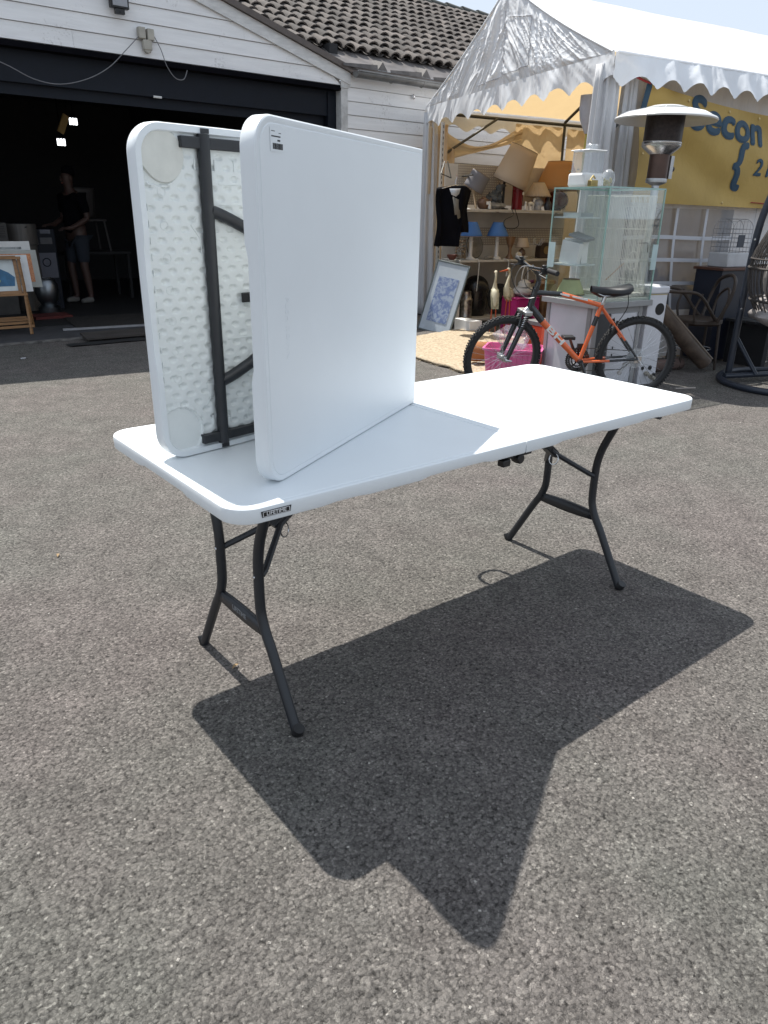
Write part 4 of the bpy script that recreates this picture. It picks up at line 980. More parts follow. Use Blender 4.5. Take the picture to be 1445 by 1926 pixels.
MB(SF(.55, z0, .14)).blob((.045, 0, .225), (.042, .035, .055), rough=.6, seed=8).blob((.10, 0, .265), (.05, .016, .018), rough=.3).build('head', M_rock, t)
MB(SF(.55, z0, .14)).blob((-.10, 0, .10), (.05, .03, .07), rough=.9, seed=5).build('tail', M_rock, t)
t = thing('table_lamp', 'big cream lamp with wide tilted shade on a black stand', 'lamp', tuple(SP(.70, z0, .14)))
MB(SF(.68, z0, .16)).tube([(0, 0, 0), (.0, 0, .30), (.03, 0, .42)], .016, 8).lathe([(.07, 0), (.07, .012), (.02, .02), (.018, .03)], 18).build('stand', M_blackp, t)
shade_obj(t, SF(.76, z0+.31, .16) @ R(.30, 'Y') @ R(.25, 'X'), .215, .17, -.02, .40, M_shc)
MB().tube(smooth_path([SP(.70, z0+.02, .02), SP(.72, z0-.06, -.01), SP(.58, z0-.12, -.03), SP(.60, z0-.20, -.03), SP(.72, z0-.215, -.03), SP(.80, z0-.16, -.03), SP(.74, z0+.02, .0)], 5), .005, 6).build('power_cord', M_blackp, label='black lamp cord looping below the top shelf', cat='cord')
t = thing('vase', 'dark red cylindrical vase on the top shelf under the cream shade', 'vase', tuple(SP(.88, z0, .14)))
MB(SF(.88, z0, .14)).lathe([(.065, 0), (.068, .02), (.068, .26), (.071, .27), (.06, .27), (.055, .02), (.0, .02)], 24).build('body', mat('dark red glaze', (.17, .008, .012), .25), t)
MB(SF(.88, z0, .14)).box((.02, -.072, .17), (.04, -.068, .20)).build('price_tag', M_white, t)
t = thing('animal_figurine', 'small pale horse figurine beside the owl figurine', 'figurine', tuple(SP(1.03, z0, .05)))
mb = MB(SF(1.03, z0, .05)); mb.blob((0, 0, .075), (.045, .018, .022)).blob((.045, 0, .11), (.014, .012, .028)).blob((.062, 0, .125), (.022, .009, .010))
mb.build('body', M_porc, t)
for a, b in ((-.03, -.01), (-.03, .01), (.03, -.01), (.03, .01)): MB(SF(1.03, z0, .05)).tube([(a, b, .07), (a, b, .0)], [.009, .006], 6).build('leg', M_porc, t)
t = thing('pleated_lamp', 'small lamp with white pleated skirt shade and china base', 'lamp', tuple(SP(1.22, z0, .14)))
MB(SF(1.20, z0, .14)).lathe([(.055, 0), (.06, .01), (.05, .025), (.075, .07), (.075, .10), (.045, .135), (.02, .15), (.012, .20)], 22).build('base', mat('blue and white china', (.60, .60, .60), .2, col2=(.25, .30, .40), scale=35), t, smooth=70)
shade_obj(t, SF(1.20, z0+.155, .14), .16, .065, 0, .165, M_shc, wob=lambda a, i: 1+.035*sin(26*a)+(.03*sin(9*a) if i == 0 else 0), n=104)
t = thing('vase', 'small dark blue-grey vase right of the pleated lamp', 'vase', tuple(SP(1.33, z0, .08)))
MB(SF(1.32, z0, .08)).lathe([(.035, 0), (.045, .03), (.048, .07), (.02, .12), (.018, .16), (.028, .175)], 18).build('body', mat('dark glaze', (.04, .045, .06), .3, var=.6, scale=40), t)
t = thing('table_lamp', 'large lamp with orange-brown shade on a dark red globe base', 'lamp', tuple(SP(1.60, z0, .2)))
MB(SF(1.56, z0, .20)).blob((0, 0, .12), (.15, .15, .12), n=24, k=14).lathe([(.07, 0), (.07, .01), (.03, .012)], 18).tube([(0, 0, .22), (0, 0, .40)], .012, 8).build('base', mat('oxblood glaze', (.10, .018, .010), .25), t, smooth=80)
shade_obj(t, SF(1.56, z0+.24, .20), .30, .15, 0, .33, M_sho)
MB().add([SP(.00, z0+.001, .02), SP(.11, z0+.001, .02), SP(.11, z0+.016, .18), SP(.0, z0+.016, .18), SP(.00, z0-.012, .02), SP(.11, z0-.012, .02)], [(0, 1, 2, 3), (4, 5, 1, 0)]).build('price_card', M_white, label='white card at the left end of the top shelf', cat='card')

# middle shelf
z1 = .802
for s_, lab, zz in ((.17, 'blue lamp with white column, left of the pair', 0), (.56, 'blue lamp with white column, right of the pair', 0)):
    t = thing('blue_lamp', lab, 'lamp', tuple(SP(s_, z1, .06)), 'blue-shaded column lamps')
    MB(SF(s_, z1, .06)).lathe([(.065, 0), (.065, .012), (.05, .022), (.028, .035), (.024, .05), (.022, .20), (.03, .21), (.022, .22), (.018, .30)], 18).build('column', mat('white painted wood', (.62, .59, .55), .5), t)
    shade_obj(t, SF(s_, z1+.265, .06), .135, .06, 0, .165, M_shb)
MB().tube(smooth_path([SP(.17, z1+.01, -.03), SP(.22, z1-.01, -.06), SP(.22, z1-.20, -.06), SP(.21, z1-.36, -.06)], 4), .005, 6).build('power_cord', M_porc, label='white cord hanging from the left blue lamp', cat='cord')
MB().tube(smooth_path([SP(.60, z1+.01, -.03), SP(.66, z1-.01, -.06), SP(.665, z1-.10, -.06), SP(.65, z1-.16, -.06)], 4), .005, 6).tube([SP(.65, z1-.155, -.06), SP(.65, z1-.195, -.06)], .011, 6).build('power_cord', M_porc, label='white cord with plug hanging from the right blue lamp', cat='cord')
t = thing('shell_jar', 'glass jar full of small sea shells on the middle shelf', 'jar', tuple(SP(.02, z1, .05)))
mb = MB(SF(.02, z1, .05)); random.seed(9)
for k in range(110):
    a = random.uniform(0, 6.28); zz = random.uniform(.01, .22); mb.blob((.055*cos(a), .055*sin(a), zz), (.014, .012, .009), n=6, k=4)
mb.build('shells', mat('brown shells', (.35, .25, .15), .6, col2=(.12, .07, .04), scale=60, island=.4), t, kind='stuff')
MB(SF(.02, z1, .05)).lathe([(.07, .0), (.072, .23), (.06, .25), (.062, .27)], 20).build('glass', M_glass, t)
t = thing('bowl', 'small red-brown carved bowl at the left end of the middle shelf', 'bowl', tuple(SP(-.02, z1, .0)))
MB(SF(-.10, z1, .05)).lathe([(.03, 0), (.055, .03), (.065, .06), (.058, .06), (.03, .015), (.0, .012)], 16).build('body', mat('red brown wood', (.13, .04, .03), .5, var=.5, scale=40), t)
t = thing('round_mirror', 'round tarnished mirror tray leaning behind the blue lamps', 'mirror', tuple(SP(.36, z1, .22)))
MB(SF(.34, z1+.145, .22) @ R(pi/2-.15, 'X') @ Matrix.Diagonal((1, 1.15, 1, 1))).lathe([(.0, 0), (.115, 0), (.118, .006), (.0, .008)], 32).build('plate', mat('tarnished silver', (.30, .28, .25), .35, metal=.6, var=.4), t)
MB(SF(.34, z1+.145, .22) @ R(pi/2-.15, 'X') @ Matrix.Diagonal((1, 1.15, 1, 1))).tube([(.12*cos(a), .12*sin(a), 0) for a in [2*pi*i/32 for i in range(32)]], .006, 6, closed=True).build('rim', M_blackp, t)
t = thing('wooden_goblet', 'brown hourglass-shaped wooden goblet between the lamps', 'goblet', tuple(SP(.78, z1, .08)))
MB(SF(.78, z1, .08)).lathe([(.05, 0), (.05, .01), (.022, .06), (.02, .12), (.05, .20), (.065, .26), (.06, .26), (.02, .15), (.0, .15)], 18).build('body', mat('amber wood', (.22, .12, .06), .4, var=.4), t)
t = thing('small_lamp', 'small cream lamp with brown base on the middle shelf', 'lamp', tuple(SP(.96, z1, .08)))
MB(SF(.97, z1, .08)).lathe([(.045, 0), (.05, .01), (.03, .03), (.05, .06), (.04, .10), (.015, .12), (.012, .15)], 18).build('base', mat('brown glaze', (.14, .08, .05), .35), t)
shade_obj(t, SF(.97, z1+.135, .08), .09, .055, 0, .115, M_shc)
for s_, lab, zz in ((.86, 'small round white alarm clock left of the cream lamp base', .045), (.95, 'low white shell dish in front of the small cream lamp', .04)):
    t = thing('clock' if s_ < .9 else 'dish', lab, 'clock' if s_ < .9 else 'dish', tuple(SP(s_, z1, .0)))
    if s_ < .9: MB(SF(s_, z1+.045, .0) @ R(pi/2, 'X')).lathe([(0, -.012), (.04, -.012), (.043, 0), (.04, .012), (.0, .012)], 20).build('case', M_porc, t); MB(SF(s_, z1+.045, .0) @ R(pi/2, 'X')).lathe([(.0, .013), (.03, .013), (.032, .0125)], 20).build('dial', M_cream, t)
    else: MB(SF(s_, z1, .0)).lathe([(.02, 0), (.05, .03), (.046, .032), (.0, .01)], 20).build('body', M_porc, t)
t = thing('glass_candelabra', 'clear glass chandelier ornament with hanging drops', 'ornament', tuple(SP(1.18, z1, .1)))
mb = MB(SF(1.18, z1, .10)).lathe([(.05, 0), (.05, .01), (.015, .03), (.012, .20), (.03, .24), (.01, .27)], 14)
mb.build('stem', M_glass, t)
for k in range(8):
    a = 2*pi*k/8; MB(SF(1.18, z1, .10)).tube([(0, 0, .18), (.08*cos(a), .08*sin(a), .16), (.13*cos(a), .13*sin(a), .22)], .005, 5).lathe([(.0, .10), (.009, .115), (.0, .135)], 6, T(.13*cos(a), .13*sin(a), .06)).build('arm', M_crys, t) if False else MB(SF(1.18, z1, .10)).tube([(0, 0, .18), (.08*cos(a), .08*sin(a), .16), (.13*cos(a), .13*sin(a), .24)], .005, 5).build('arm', mat('pale crystal', (.42, .41, .40), .15), t)
t = thing('radio', 'dark wooden mantel radio on the middle shelf beside the showcase', 'radio', tuple(SP(1.34, z1, .12)))
MB(SF(1.36, z1, .12)).prism([(-.10, 0), (.10, 0), (.10, .12)]+[(.10*cos(a), .12+.07*sin(a)) for a in [pi*i/10 for i in range(1, 10)]]+[(-.10, .12)], -.05, .05, R(pi/2, 'X')).build('case', mat('dark walnut', (.035, .02, .015), .4), t)
MB(SF(1.36, z1+.10, .066) @ R(pi/2, 'X')).lathe([(.0, .0), (.05, 0), (.05, .004), (.0, .004)], 20).build('speaker_cloth', mat('gold cloth', (.2, .14, .06), .8), t)
t = thing('trinket_box', 'low pale trinket heap between the mirror and right lamp', 'trinkets', tuple(SP(.45, z1, -.01)))
mb = MB(SF(.42, z1, .02)).blob((0, 0, .02), (.07, .03, .025), rough=.7).build('heap', mat('mixed trinkets', (.25, .22, .18), .5, var=.7, scale=50), t)

# bottom of the unit and the floor before it
t = thing('metal_canister', 'shiny metal milk canister under the middle shelf', 'canister', tuple(SP(.10, .116, .0)))
MB(SF(.10, .116, .0)).lathe([(.085, 0), (.085, .02), (.08, .03), (.08, .20), (.085, .21), (.085, .23), (.07, .25), (.06, .30), (.065, .32), (.03, .33), (0, .33)], 24, wob=lambda a, i: 1).build('body', mat('scratched steel', (.32, .30, .28), .3, metal=.9, var=.6, scale=30), t)
t = thing('round_pot', 'black spherical cooking pot at the back under the shelf', 'pot', tuple(SP(.42, .116, .2)))
MB(SF(.40, .116, .22)).blob((0, 0, .33), (.17, .15, .16), n=20, k=12).lathe([(.12, 0), (.15, .1), (.15, .3)], 20).build('body', mat('black enamel', (.012, .012, .013), .25), t, smooth=80)
t = thing('wicker_basket', 'dark round wicker basket on its side under the shelf', 'basket', tuple(SP(.78, .116, .2)))
mb = MB(SF(.80, .30, .20) @ R(pi/2-.2, 'X'))
for k in range(9): mb.tube([((.03+.02*k)*cos(a), (.03+.02*k)*sin(a), -.004*k) for a in [2*pi*i/24 for i in range(24)]], .011, 6, closed=True)
mb.build('weave', mat('dark wicker', (.04, .04, .042), .8, var=.5, scale=60), t)
MB(SF(.80, .30, .20) @ R(pi/2-.2, 'X')).lathe([(0, -.03), (.17, -.03), (.19, -.05), (.0, -.05)], 24).build('base', M_dark, t)
# magenta stool, lantern and bag on it
M_mag = mat('magenta plastic', (.34, .012, .13), .4, var=.1)
t = thing('plastic_stool', 'magenta plastic step stool behind the front bicycle wheel', 'stool', tuple(SP(.45, 0, -.55)))
sq = SF(.47, 0, -.60)
MB(sq).box((-.17, -.15, .40), (.17, .15, .425)).build('seat', M_mag, t, bevel=.012)
for a in (-1, 1): MB(sq).prism([(-.15, .0), (-.11, .0), (-.06, .30), (.06, .30), (.11, 0), (.15, 0), (.155, .40), (-.155, .40)], a*.15-.008, a*.15+.008, R(pi/2, 'X')).build('leg_panel', M_mag, t, fix=True)
for a in (-1, 1): MB(sq).box((a*.155-.008, -.141, .0), (a*.155+.008, .141, .398)).build('side_panel', M_mag, t)
t = thing('gift_bag', 'white paper carrier with round handle on the magenta stool', 'bag', tuple(SP(.47, .427, -.6)))
MB(sq).blob((.03, 0, .485), (.15, .11, .062), rough=.12, n=20, k=10).build('bag', mat('pale grey plastic bag', (.42, .41, .41), .45, var=.1), t)
t = thing('lantern', 'white lantern with tall looped handle on the magenta stool', 'lantern', tuple(SP(.50, .54, -.6)))
ln = sq @ T(.02, -.02, .535)
MB(ln).lathe([(.075, 0), (.07, .05), (.06, .055), (.03, .08), (.0, .085)], 18, wob=lambda a, i: 1+.04*sin(14*a)).build('body', mat('white lantern', (.45, .44, .42), .5), t)
MB(ln).tube([(.045*cos(a), 0, .08+.15*sin(a)) for a in [pi*i/14 for i in range(15)]], .008, 6).build('handle', mat('white lantern', (.45, .44, .42), .5), t)
# wooden storks
M_sw = mat('white painted wood bird', (.50, .46, .34), .6, var=.2); M_so = mat('orange red paint', (.45, .08, .025), .5)
def stork(s, off, sc, face, lab, bend):
    t = thing('stork_ornament', lab, 'ornament', tuple(SP(s, 0, off)), 'wooden stork ornaments'); Mx = SF(s, 0, off) @ Matrix.Scale(sc, 4) @ R(face)
    MB(Mx).tube(smooth_path([(-.10, 0, .33), (-.05, 0, .40), (.0, 0, .47), (.03, 0, .52), (.02, 0, .60), (-.005, 0, .66), (.015, 0, .71), (.04, 0, .715)], 3), [max(.012, r) for r in [.010, .020, .032, .042, .05, .055, .055, .05, .045, .036, .028, .022, .017, .015, .014, .014, .014, .014, .018, .022, .022, .018]][:22], 10).build('body', M_sw, t, smooth=80)
    MB(Mx).tube([(.05, 0, .712), (.20, 0, .70)], [.013, .004], 8).build('beak', M_so, t)
    MB(Mx).prism([(-.10, .30), (.03, .42), (.04, .52), (-.02, .50), (-.07, .42)], -.045, .045, R(pi/2, 'X')).build('wing', mat('grey green wing', (.32, .30, .20), .6, var=.4, scale=30), t)
    for a in (-1, 1): MB(Mx).tube([(-.01, a*.02, .40), (-.01, a*.035, .01)], .007, 6).tube([(-.02, a*.035, .007), (.04, a*.035, .007)], .007, 6).build('leg', M_so, t)
stork(.28, -.60, 1.02, pi+.3, 'taller white wooden stork with orange legs and beak', 0)
stork(.16, -.50, .97, pi/2-.5, 'white wooden stork standing just behind the taller one', 1)
# amber pedestal
t = thing('pedestal', 'brown flared wooden pedestal stand beside the magenta stool', 'pedestal', tuple(SP(.78, 0, -.65)))
MB(SF(.80, 0, -.62)).lathe([(.10, 0), (.10, .03), (.055, .09), (.05, .25), (.075, .38), (.06, .48), (.10, .55), (.135, .57), (.13, .60), (0, .60)], 26).build('body', mat('streaked amber wood', (.28, .16, .06), .4, col2=(.10, .05, .03), scale=8, stretch=(3, 3, .6)), t, smooth=50)
t = thing('scarf_ring', 'red and purple cloth loop hung behind the wooden pedestal', 'scarf', tuple(SP(.80, .4, -.40)))
MB(SF(.80, .47, -.42) @ R(pi/2, 'X')).tube([(.17*cos(a), .10*sin(a), .01*sin(3*a)) for a in [2*pi*i/24 for i in range(24)]], .022, 8, closed=True).build('loop', mat('red purple cloth', (.16, .02, .05), .8, col2=(.06, .02, .10), scale=14), t)
t = thing('black_bin', 'black cylindrical bin with pale lid rim behind the bicycle fork', 'bin', tuple(SP(.98, 0, -.8)))
MB(SF(1.02, 0, -.75)).lathe([(.13, 0), (.14, .40), (.145, .42), (.12, .43), (0, .43)], 24).build('body', M_blackp, t)
MB(SF(1.02, 0, -.75)).lathe([(.10, .431), (.145, .435), (.13, .445), (.0, .447)], 24).build('lid', mat('grey lid', (.4, .4, .4), .5), t)
MB(SF(-.02, 0, -.25)).box((-.09, -.16, 0), (.09, .16, .14)).build('white_box', M_white, label='low white metal box on the ground left of the storks', cat='box', bevel=.004)
# leaning framed picture
pt = thing('leaning_picture', 'tall framed blue abstract print leaning at the tent entrance', 'picture', (4.45, 5.05, 0))
Mp = frame((4.45, 5.28, .01), (.06, -.46, 0))
Mp = Matrix.Translation((4.455, 5.20, .012)) @ frame((0, 0, 0), (.13, -.42, 0)) @ R(.0, 'Y') @ R(-.30, 'X')
HW, HH = .46, .84
kx = .20
shear = Matrix(((1, 0, kx, 0), (0, 1, 0, 0), (0, 0, 1, 0), (0, 0, 0, 1)))
Mp2 = Mp @ R(.13, 'Y')
mb = MB(Mp2); fwid = .018
mb.box((0, 0, 0), (HW, .02, fwid)).box((0, 0, HH-fwid), (HW, .02, HH)).box((0, 0, fwid), (fwid, .02, HH-fwid)).box((HW-fwid, 0, fwid), (HW, .02, HH-fwid))
mb.build('frame', mat('grey metal frame', (.13, .15, .15), .4, metal=.4), pt, bevel=.002)
MB(Mp2).box((fwid, .008, fwid), (HW-fwid, .014, HH-fwid)).build('mat_board', mat('pale blue mat board', (.42, .47, .52), .25, var=.06), pt)
MB(Mp2).box((.09, .004, .13), (.37, .0075, .66)).build('print', art('blue abstract print', (.13, .18, .33), (.30, .36, .46), 15, (.22, .27, .40)), pt)
# black jacket on a hanger
jk = thing('black_jacket', 'black jacket on a hanger at the left tent opening', 'jacket', tuple(SP(-.32, 1.55, -.2)))
def jf(a, b):
    x = -.22+.44*a; w_ = 1-.35*max(0, (b-.86)/.14)*0
    zt = 1.60-.035*abs(2*a-1)**2; zb = .97 if a < .62 else (1.16-.10*sstep(.62, .70, a)+.06)
    z = zt+(zb-zt)*b
    return (x*(1-.06*sin(b*3)), .05*sin(a*8)+.02*sin(b*7+a*5), z)
jm = MB(frame(SP(-.30, 0, -.25), ss)); jm.sheet(30, 24, jf)
jm.build('cloth', M_black, jk, smooth=180, solid=.05)
MB(frame(SP(-.30, 0, -.25), ss)).add([(-.12, -.07, 1.57), (.02, -.075, 1.575), (.0, -.08, 1.52), (-.04, -.085, 1.49), (-.10, -.08, 1.51)], [(0, 1, 2, 3, 4)]).build('satin_lining', mat('grey satin', (.45, .47, .50), .2), jk, solid=.006)
MB(frame(SP(-.30, 0, -.25), ss)).add([(-.08, -.08, 1.49), (.0, -.082, 1.46), (.03, -.085, 1.28), (.0, -.085, 1.26), (-.02, -.085, 1.31), (-.045, -.085, 1.30)], [(0, 1, 2, 3, 4, 5)]).build('label_strip', mat('beige label', (.16, .15, .13), .7), jk, solid=.004)
MB(frame(SP(-.30, 0, -.25), ss)).tube([(0, 0, 1.58), (0, 0, 1.66), (.02, 0, 1.69), (.0, 0, 1.72)], .004, 6).tube([(-.18, 0, 1.57), (0, 0, 1.61), (.18, 0, 1.57)], .006, 6).build('hanger', M_chrome, jk)
MB().tube([Gp(TW-.25, 1.735, -.2), SP(.1, 1.735, .0)], .010, 6).build('hanging_rail', M_pole, label='thin rail carrying the black jacket at the tent corner', cat='rail')
# straw rug
rg = MB(); random.seed(21)
RG = [V((3.22, 4.35, 0)), V((3.0, 2.48, 0)), V((4.80, 3.25, 0)), V((4.80, 4.78, 0))]
def rgp(a, b):
    q = RG[0]*(1-a)*(1-b)+RG[1]*a*(1-b)+RG[2]*a*b+RG[3]*(1-a)*b; q += V((.16*sin(pi*a)*b, .10*sin(pi*b)*(1-a), 0))
    return V((q.x+.02*nz(a*9, b*9, 1), q.y+.02*nz(a*9, b*9, 4), .022+.006*nz(a*14, b*14, 2)))
rg.sheet(60, 60, lambda a, b: rgp(a, b)); 
M_rug = mat('straw coloured rug', (.55, .46, .33), .95, col2=(.24, .18, .12), scale=38, bump=.012, bscale=60)
rgo = thing('rug', 'straw coloured woven rug on the ground behind the bicycle', 'rug', (4.1, 4.0, 0))
rg.build('pile', M_rug, rgo, smooth=180, solid=.02)
mb = MB()
for k in range(230):
    e = random.random(); a, b = ((e, 0) if k % 4 == 0 else ((0, e) if k % 4 == 1 else ((e, 1) if k % 4 == 2 else (1, e))))
    p = rgp(a, b); p.z = .006; d = V((random.uniform(-1, 1), random.uniform(-1, 1), 0)).normalized()*random.uniform(.01, .03)
    mb.tube([p, p+d], .002, 3)
mb.build('fringe', M_rug, rgo, kind='stuff')

# ------------------------------------------------------------------ glass showcase
K0 = V((3.35, 1.85, 0)); KM = Matrix.Translation(K0) @ R(radians(-7))
kb = lambda: MB(KM)
sc = thing('glass_showcase', 'tall glass showcase on a grey and white cabinet behind the bicycle', 'showcase', (3.65, 2.1, 0))
M_greyf = mat('grey laminate', (.30, .30, .30), .5, var=.1); M_wpan = mat('white cabinet panel', (.62, .62, .65), .4, var=.05); M_dkp = mat('charcoal panel', (.055, .058, .062), .5)
KW, KD = .61, .58
kb().box((.03, .03, .012), (KW-.06, KD-.02, .655)).build('cabinet', M_wpan, sc, bevel=.002)
kb().box((-.015, -.015, .656), (KW+.02, KD+.01, .70)).build('counter', M_greyf, sc, bevel=.003)
for x0, x1 in ((.02, .06), (KW-.09, KW-.05)): kb().box((x0, .018, .0), (x1, .0295, .655)).build('corner_post', M_greyf, sc)
kb().box((.06, .020, .0), (KW-.09, .0292, .045)).build('rail', M_greyf, sc)
kb().box((.06, .020, .61), (KW-.09, .0292, .655)).build('rail', M_greyf, sc)
kb().box((.061, .023, .046), (.20, .0293, .609)).build('dark_panel', M_dkp, sc)
kb().box((.206, .017, .05), (KW-.125, .0294, .605)).build('door', M_wpan, sc, bevel=.002)
kb().box((.255, .012, .27), (.265, .0165, .29)).box((.255, .012, .33), (.265, .0165, .35)).build('door_catch', M_blackp, sc)
kb().box((.018, .06, .0), (.0295, .10, .655)).build('corner_post', M_greyf, sc)
kb().box((.018, KD-.06, .0), (.0295, KD-.025, .655)).build('corner_post', M_greyf, sc)
GZ0, GZ1 = .70, 1.515
gl = MB(KM); t_ = .006
for lo, hi in (((0, 0, GZ0), (KW, t_, GZ1)), ((0, KD-t_, GZ0), (KW, KD, GZ1)), ((0, t_, GZ0), (t_, KD-t_, GZ1)), ((KW-t_, t_, GZ0), (KW, KD-t_, GZ1)), ((0, 0, GZ1), (KW, KD, GZ1+.006))):
    MB(KM).box(lo, hi).build('glass_pane', M_glass, sc, smooth=0)
mb = MB(KM); e = .007
for x in (0, KW-e):
    for y in (0, KD-e): mb.box((x-.0008, y-.0008, GZ0), (x+e+.0008, y+e+.0008, GZ1-.0005))
for y in (0, KD-e): mb.box((e, y-.0009, GZ1-.003), (KW-e, y+e+.0009, GZ1+.0075))
for x in (0, KW-e): mb.box((x-.0009, 0, GZ1-.0032), (x+e+.0009, KD, GZ1+.0077))
mb.build('glass_edge', M_gedge, sc, smooth=0)
kb().box((.28, .28, GZ0), (.284, KD-.01, GZ1)).build('glass_divider', M_glass, sc, smooth=0)
kb().box((.010, .010, GZ0+.001), (KW-.01, KD-.01, GZ0+.02)).build('inner_base', mat('greenish white base', (.50, .54, .49), .3), sc)
M_stk = mat('pale green sticker', (.48, .60, .60), .4)
kb().box((-.003, KD-.075, .93), (-.0012, KD+.0, 1.12)).build('label', M_stk, sc)
kb().box((KW-.06, -.003, .93), (KW, -.0012, 1.12)).build('label', M_stk, sc)
kb().box((.008, .30, 1.30), (.25, .56, 1.312)).build('inner_shelf', mat('white glass shelf', (.55, .60, .60), .3), sc)
kb().box((.008, .30, .95), (.25, .56, .962)).build('inner_shelf', mat('white glass shelf', (.55, .60, .60), .3), sc)
# what stands inside
t = thing('book_stack', 'white books and boxes on the lower shelf inside the showcase', 'books', tuple(KM @ V((.13, .45, .963))))
MB(KM @ T(.16, .42, .963) @ R(.15)).box((-.06, -.09, 0), (.02, .09, .19)).build('box', M_white, t, bevel=.003)
MB(KM @ T(.10, .42, .963) @ R(.15, 'X') @ R(.1)).box((-.055, -.10, 0), (-.01, .08, .17)).build('book', M_white, t, bevel=.002)
MB(KM @ T(.13, .36, 1.155) @ R(.3, 'X') @ R(.3)).box((-.07, -.08, 0), (.07, .08, .02)).build('book', mat('grey book', (.30, .31, .32), .5), t)
MB(KM @ T(.13, .42, 1.312) @ R(.2)).box((-.09, -.08, 0), (.09, .08, .03)).build('box', mat('pale grey box', (.4, .42, .42), .5), t)
t = thing('small_lamp', 'lamp with pale green shade standing low inside the showcase', 'lamp', tuple(KM @ V((.13, .42, .721))))
MB(KM @ T(.13, .42, .721)).lathe([(.04, 0), (.04, .01), (.012, .02), (.012, .05)], 16).build('base', M_porc, t)
shade_obj(t, KM @ T(.13, .42, .725), .115, .065, .0, .115, mat('pale green shade cloth', (.42, .44, .24), .8))
cg = thing('bird_cage', 'tall bird cage of thin wires standing inside the showcase', 'cage', tuple(KM @ V((.42, .3, .721))))
M_wire = mat('pale cage wire', (.70, .70, .66), .4, metal=0)
x0, x1, y0, y1, zb, zt = .30, .59, .06, .50, .722, 1.47
for nm, (fx, fy) in (('front', (1, 0)), ('side', (0, 1))):
    mb = MB(KM)
    if nm == 'front':
        for y in (y0, y1):
            for i in range(21): x = x0+(x1-x0)*i/20; mb.tube([(x, y, zb), (x, y, zt)], .0027, 4, cap=False)
    else:
        for x in (x0, x1):
            for i in range(1, 26): y = y0+(y1-y0)*i/26; mb.tube([(x, y, zb), (x, y, zt)], .0027, 4, cap=False)
    mb.build('wires', M_wire, cg, smooth=0)
mb = MB(KM)
for z in (zb+.12, 1.0, 1.23, zt): mb.tube([(x0, y0, z), (x1, y0, z), (x1, y1, z), (x0, y1, z)], .0022, 5, closed=True)
for i in range(12):
    z = zb+.01*i; mb.tube([(x0, y0-.002, z), (x1, y0-.002, z)], .001, 4, cap=False)
mb.build('hoops', M_wire, cg, smooth=0)
kb().box((x0-.01, y0-.01, .7215), (x1+.005, y1+.01, .75)).build('tray', mat('pale tray', (.48, .46, .42), .5), cg, bevel=.004)
MB(KM).tube([(.40+.06*cos(a), .052, 1.0+.07*sin(a)) for a in [2*pi*i/20 for i in range(20)]], .002, 5, closed=True).build('door_ring', M_wire, cg)
MB(KM).tube([(.36, .10, .98), (.50, .40, .82)], .005, 6).build('perch', M_wood, cg)
MB(KM).tube([(.44, .045, 1.13), (.54, .045, 1.13), (.55, .045, 1.06)], .003, 5).build('hook', M_blackp, cg)
# on top of the case
gt = GZ1+.0085
t = thing('cake_dispenser', 'clear ribbed container with white base on top of the showcase', 'container', tuple(KM @ V((.10, .36, gt))))
MB(KM @ T(.13, .38, gt)).box((-.10, -.10, 0), (.10, .10, .10)).build('base', M_white, t, bevel=.018)
M_acr = glass('clear ribbed plastic', (.93, .95, .96), .16, rough=.08, body=.22, bcol=(.7, .72, .75))
cc = MB(KM @ T(.13, .38, gt+.101)); prp = []
for i in range(96):
    a = 2*pi*i/96; k = 1/max(abs(cos(a))**6+abs(sin(a))**6, 1e-6)**(1/6); rr_ = .092*k*(1+.02*(1 if i % 4 < 2 else -1)); prp.append((rr_*cos(a), rr_*sin(a)))
n = len(prp); cc.add([(x, y, 0) for x, y in prp]+[(x*.97, y*.97, .15) for x, y in prp], [(i, (i+1) % n, n+(i+1) % n, n+i) for i in range(n)]); cc.build('cover', M_acr, t, smooth=20)
MB(KM @ T(.13, .38, gt+.251)).box((-.096, -.096, 0), (.096, .096, .008)).box((-.13, -.03, -.012), (-.097, .03, .006)).build('lid', M_white, t, bevel=.004)
MB(KM @ T(.16, .38, gt+.26)).lathe([(.045, 0), (.045, .035), (.04, .04), (0, .04)], 20).build('knob', M_acr, t)
t = thing('gold_casket', 'tiny gold jewellery casket before the clear container', 'box', tuple(KM @ V((.05, .25, gt))))
MB(KM @ T(.04, .22, gt)).box((-.035, -.02, 0), (.035, .02, .045)).build('body', mat('gilt metal', (.42, .33, .14), .35, metal=.7), t, bevel=.004)
MB(KM @ T(.04, .22, gt+.045)).tube([(-.03, 0, 0), (0, 0, .03), (.02, 0, .01)], .006, 6).build('handle', mat('gilt metal', (.42, .33, .14), .35, metal=.7), t)
t = thing('glass_dome', 'small glass dome with dried flowers on top of the showcase', 'glass dome', tuple(KM @ V((.10, .10, gt))))
MB(KM @ T(.09, .12, gt)).lathe([(.045, 0), (.052, .05), (.045, .09), (.02, .115), (.0, .12)], 20).build('dome', M_acr, t, smooth=80)
mb = MB(KM @ T(.09, .12, gt)); random.seed(2)
for k in range(16): a = random.uniform(0, 6.28); mb.blob((.025*cos(a), .025*sin(a), random.uniform(.012, .05)), (.008, .008, .012), n=6, k=4)
mb.build('flowers', mat('dried yellow flowers', (.36, .32, .12), .8), t)
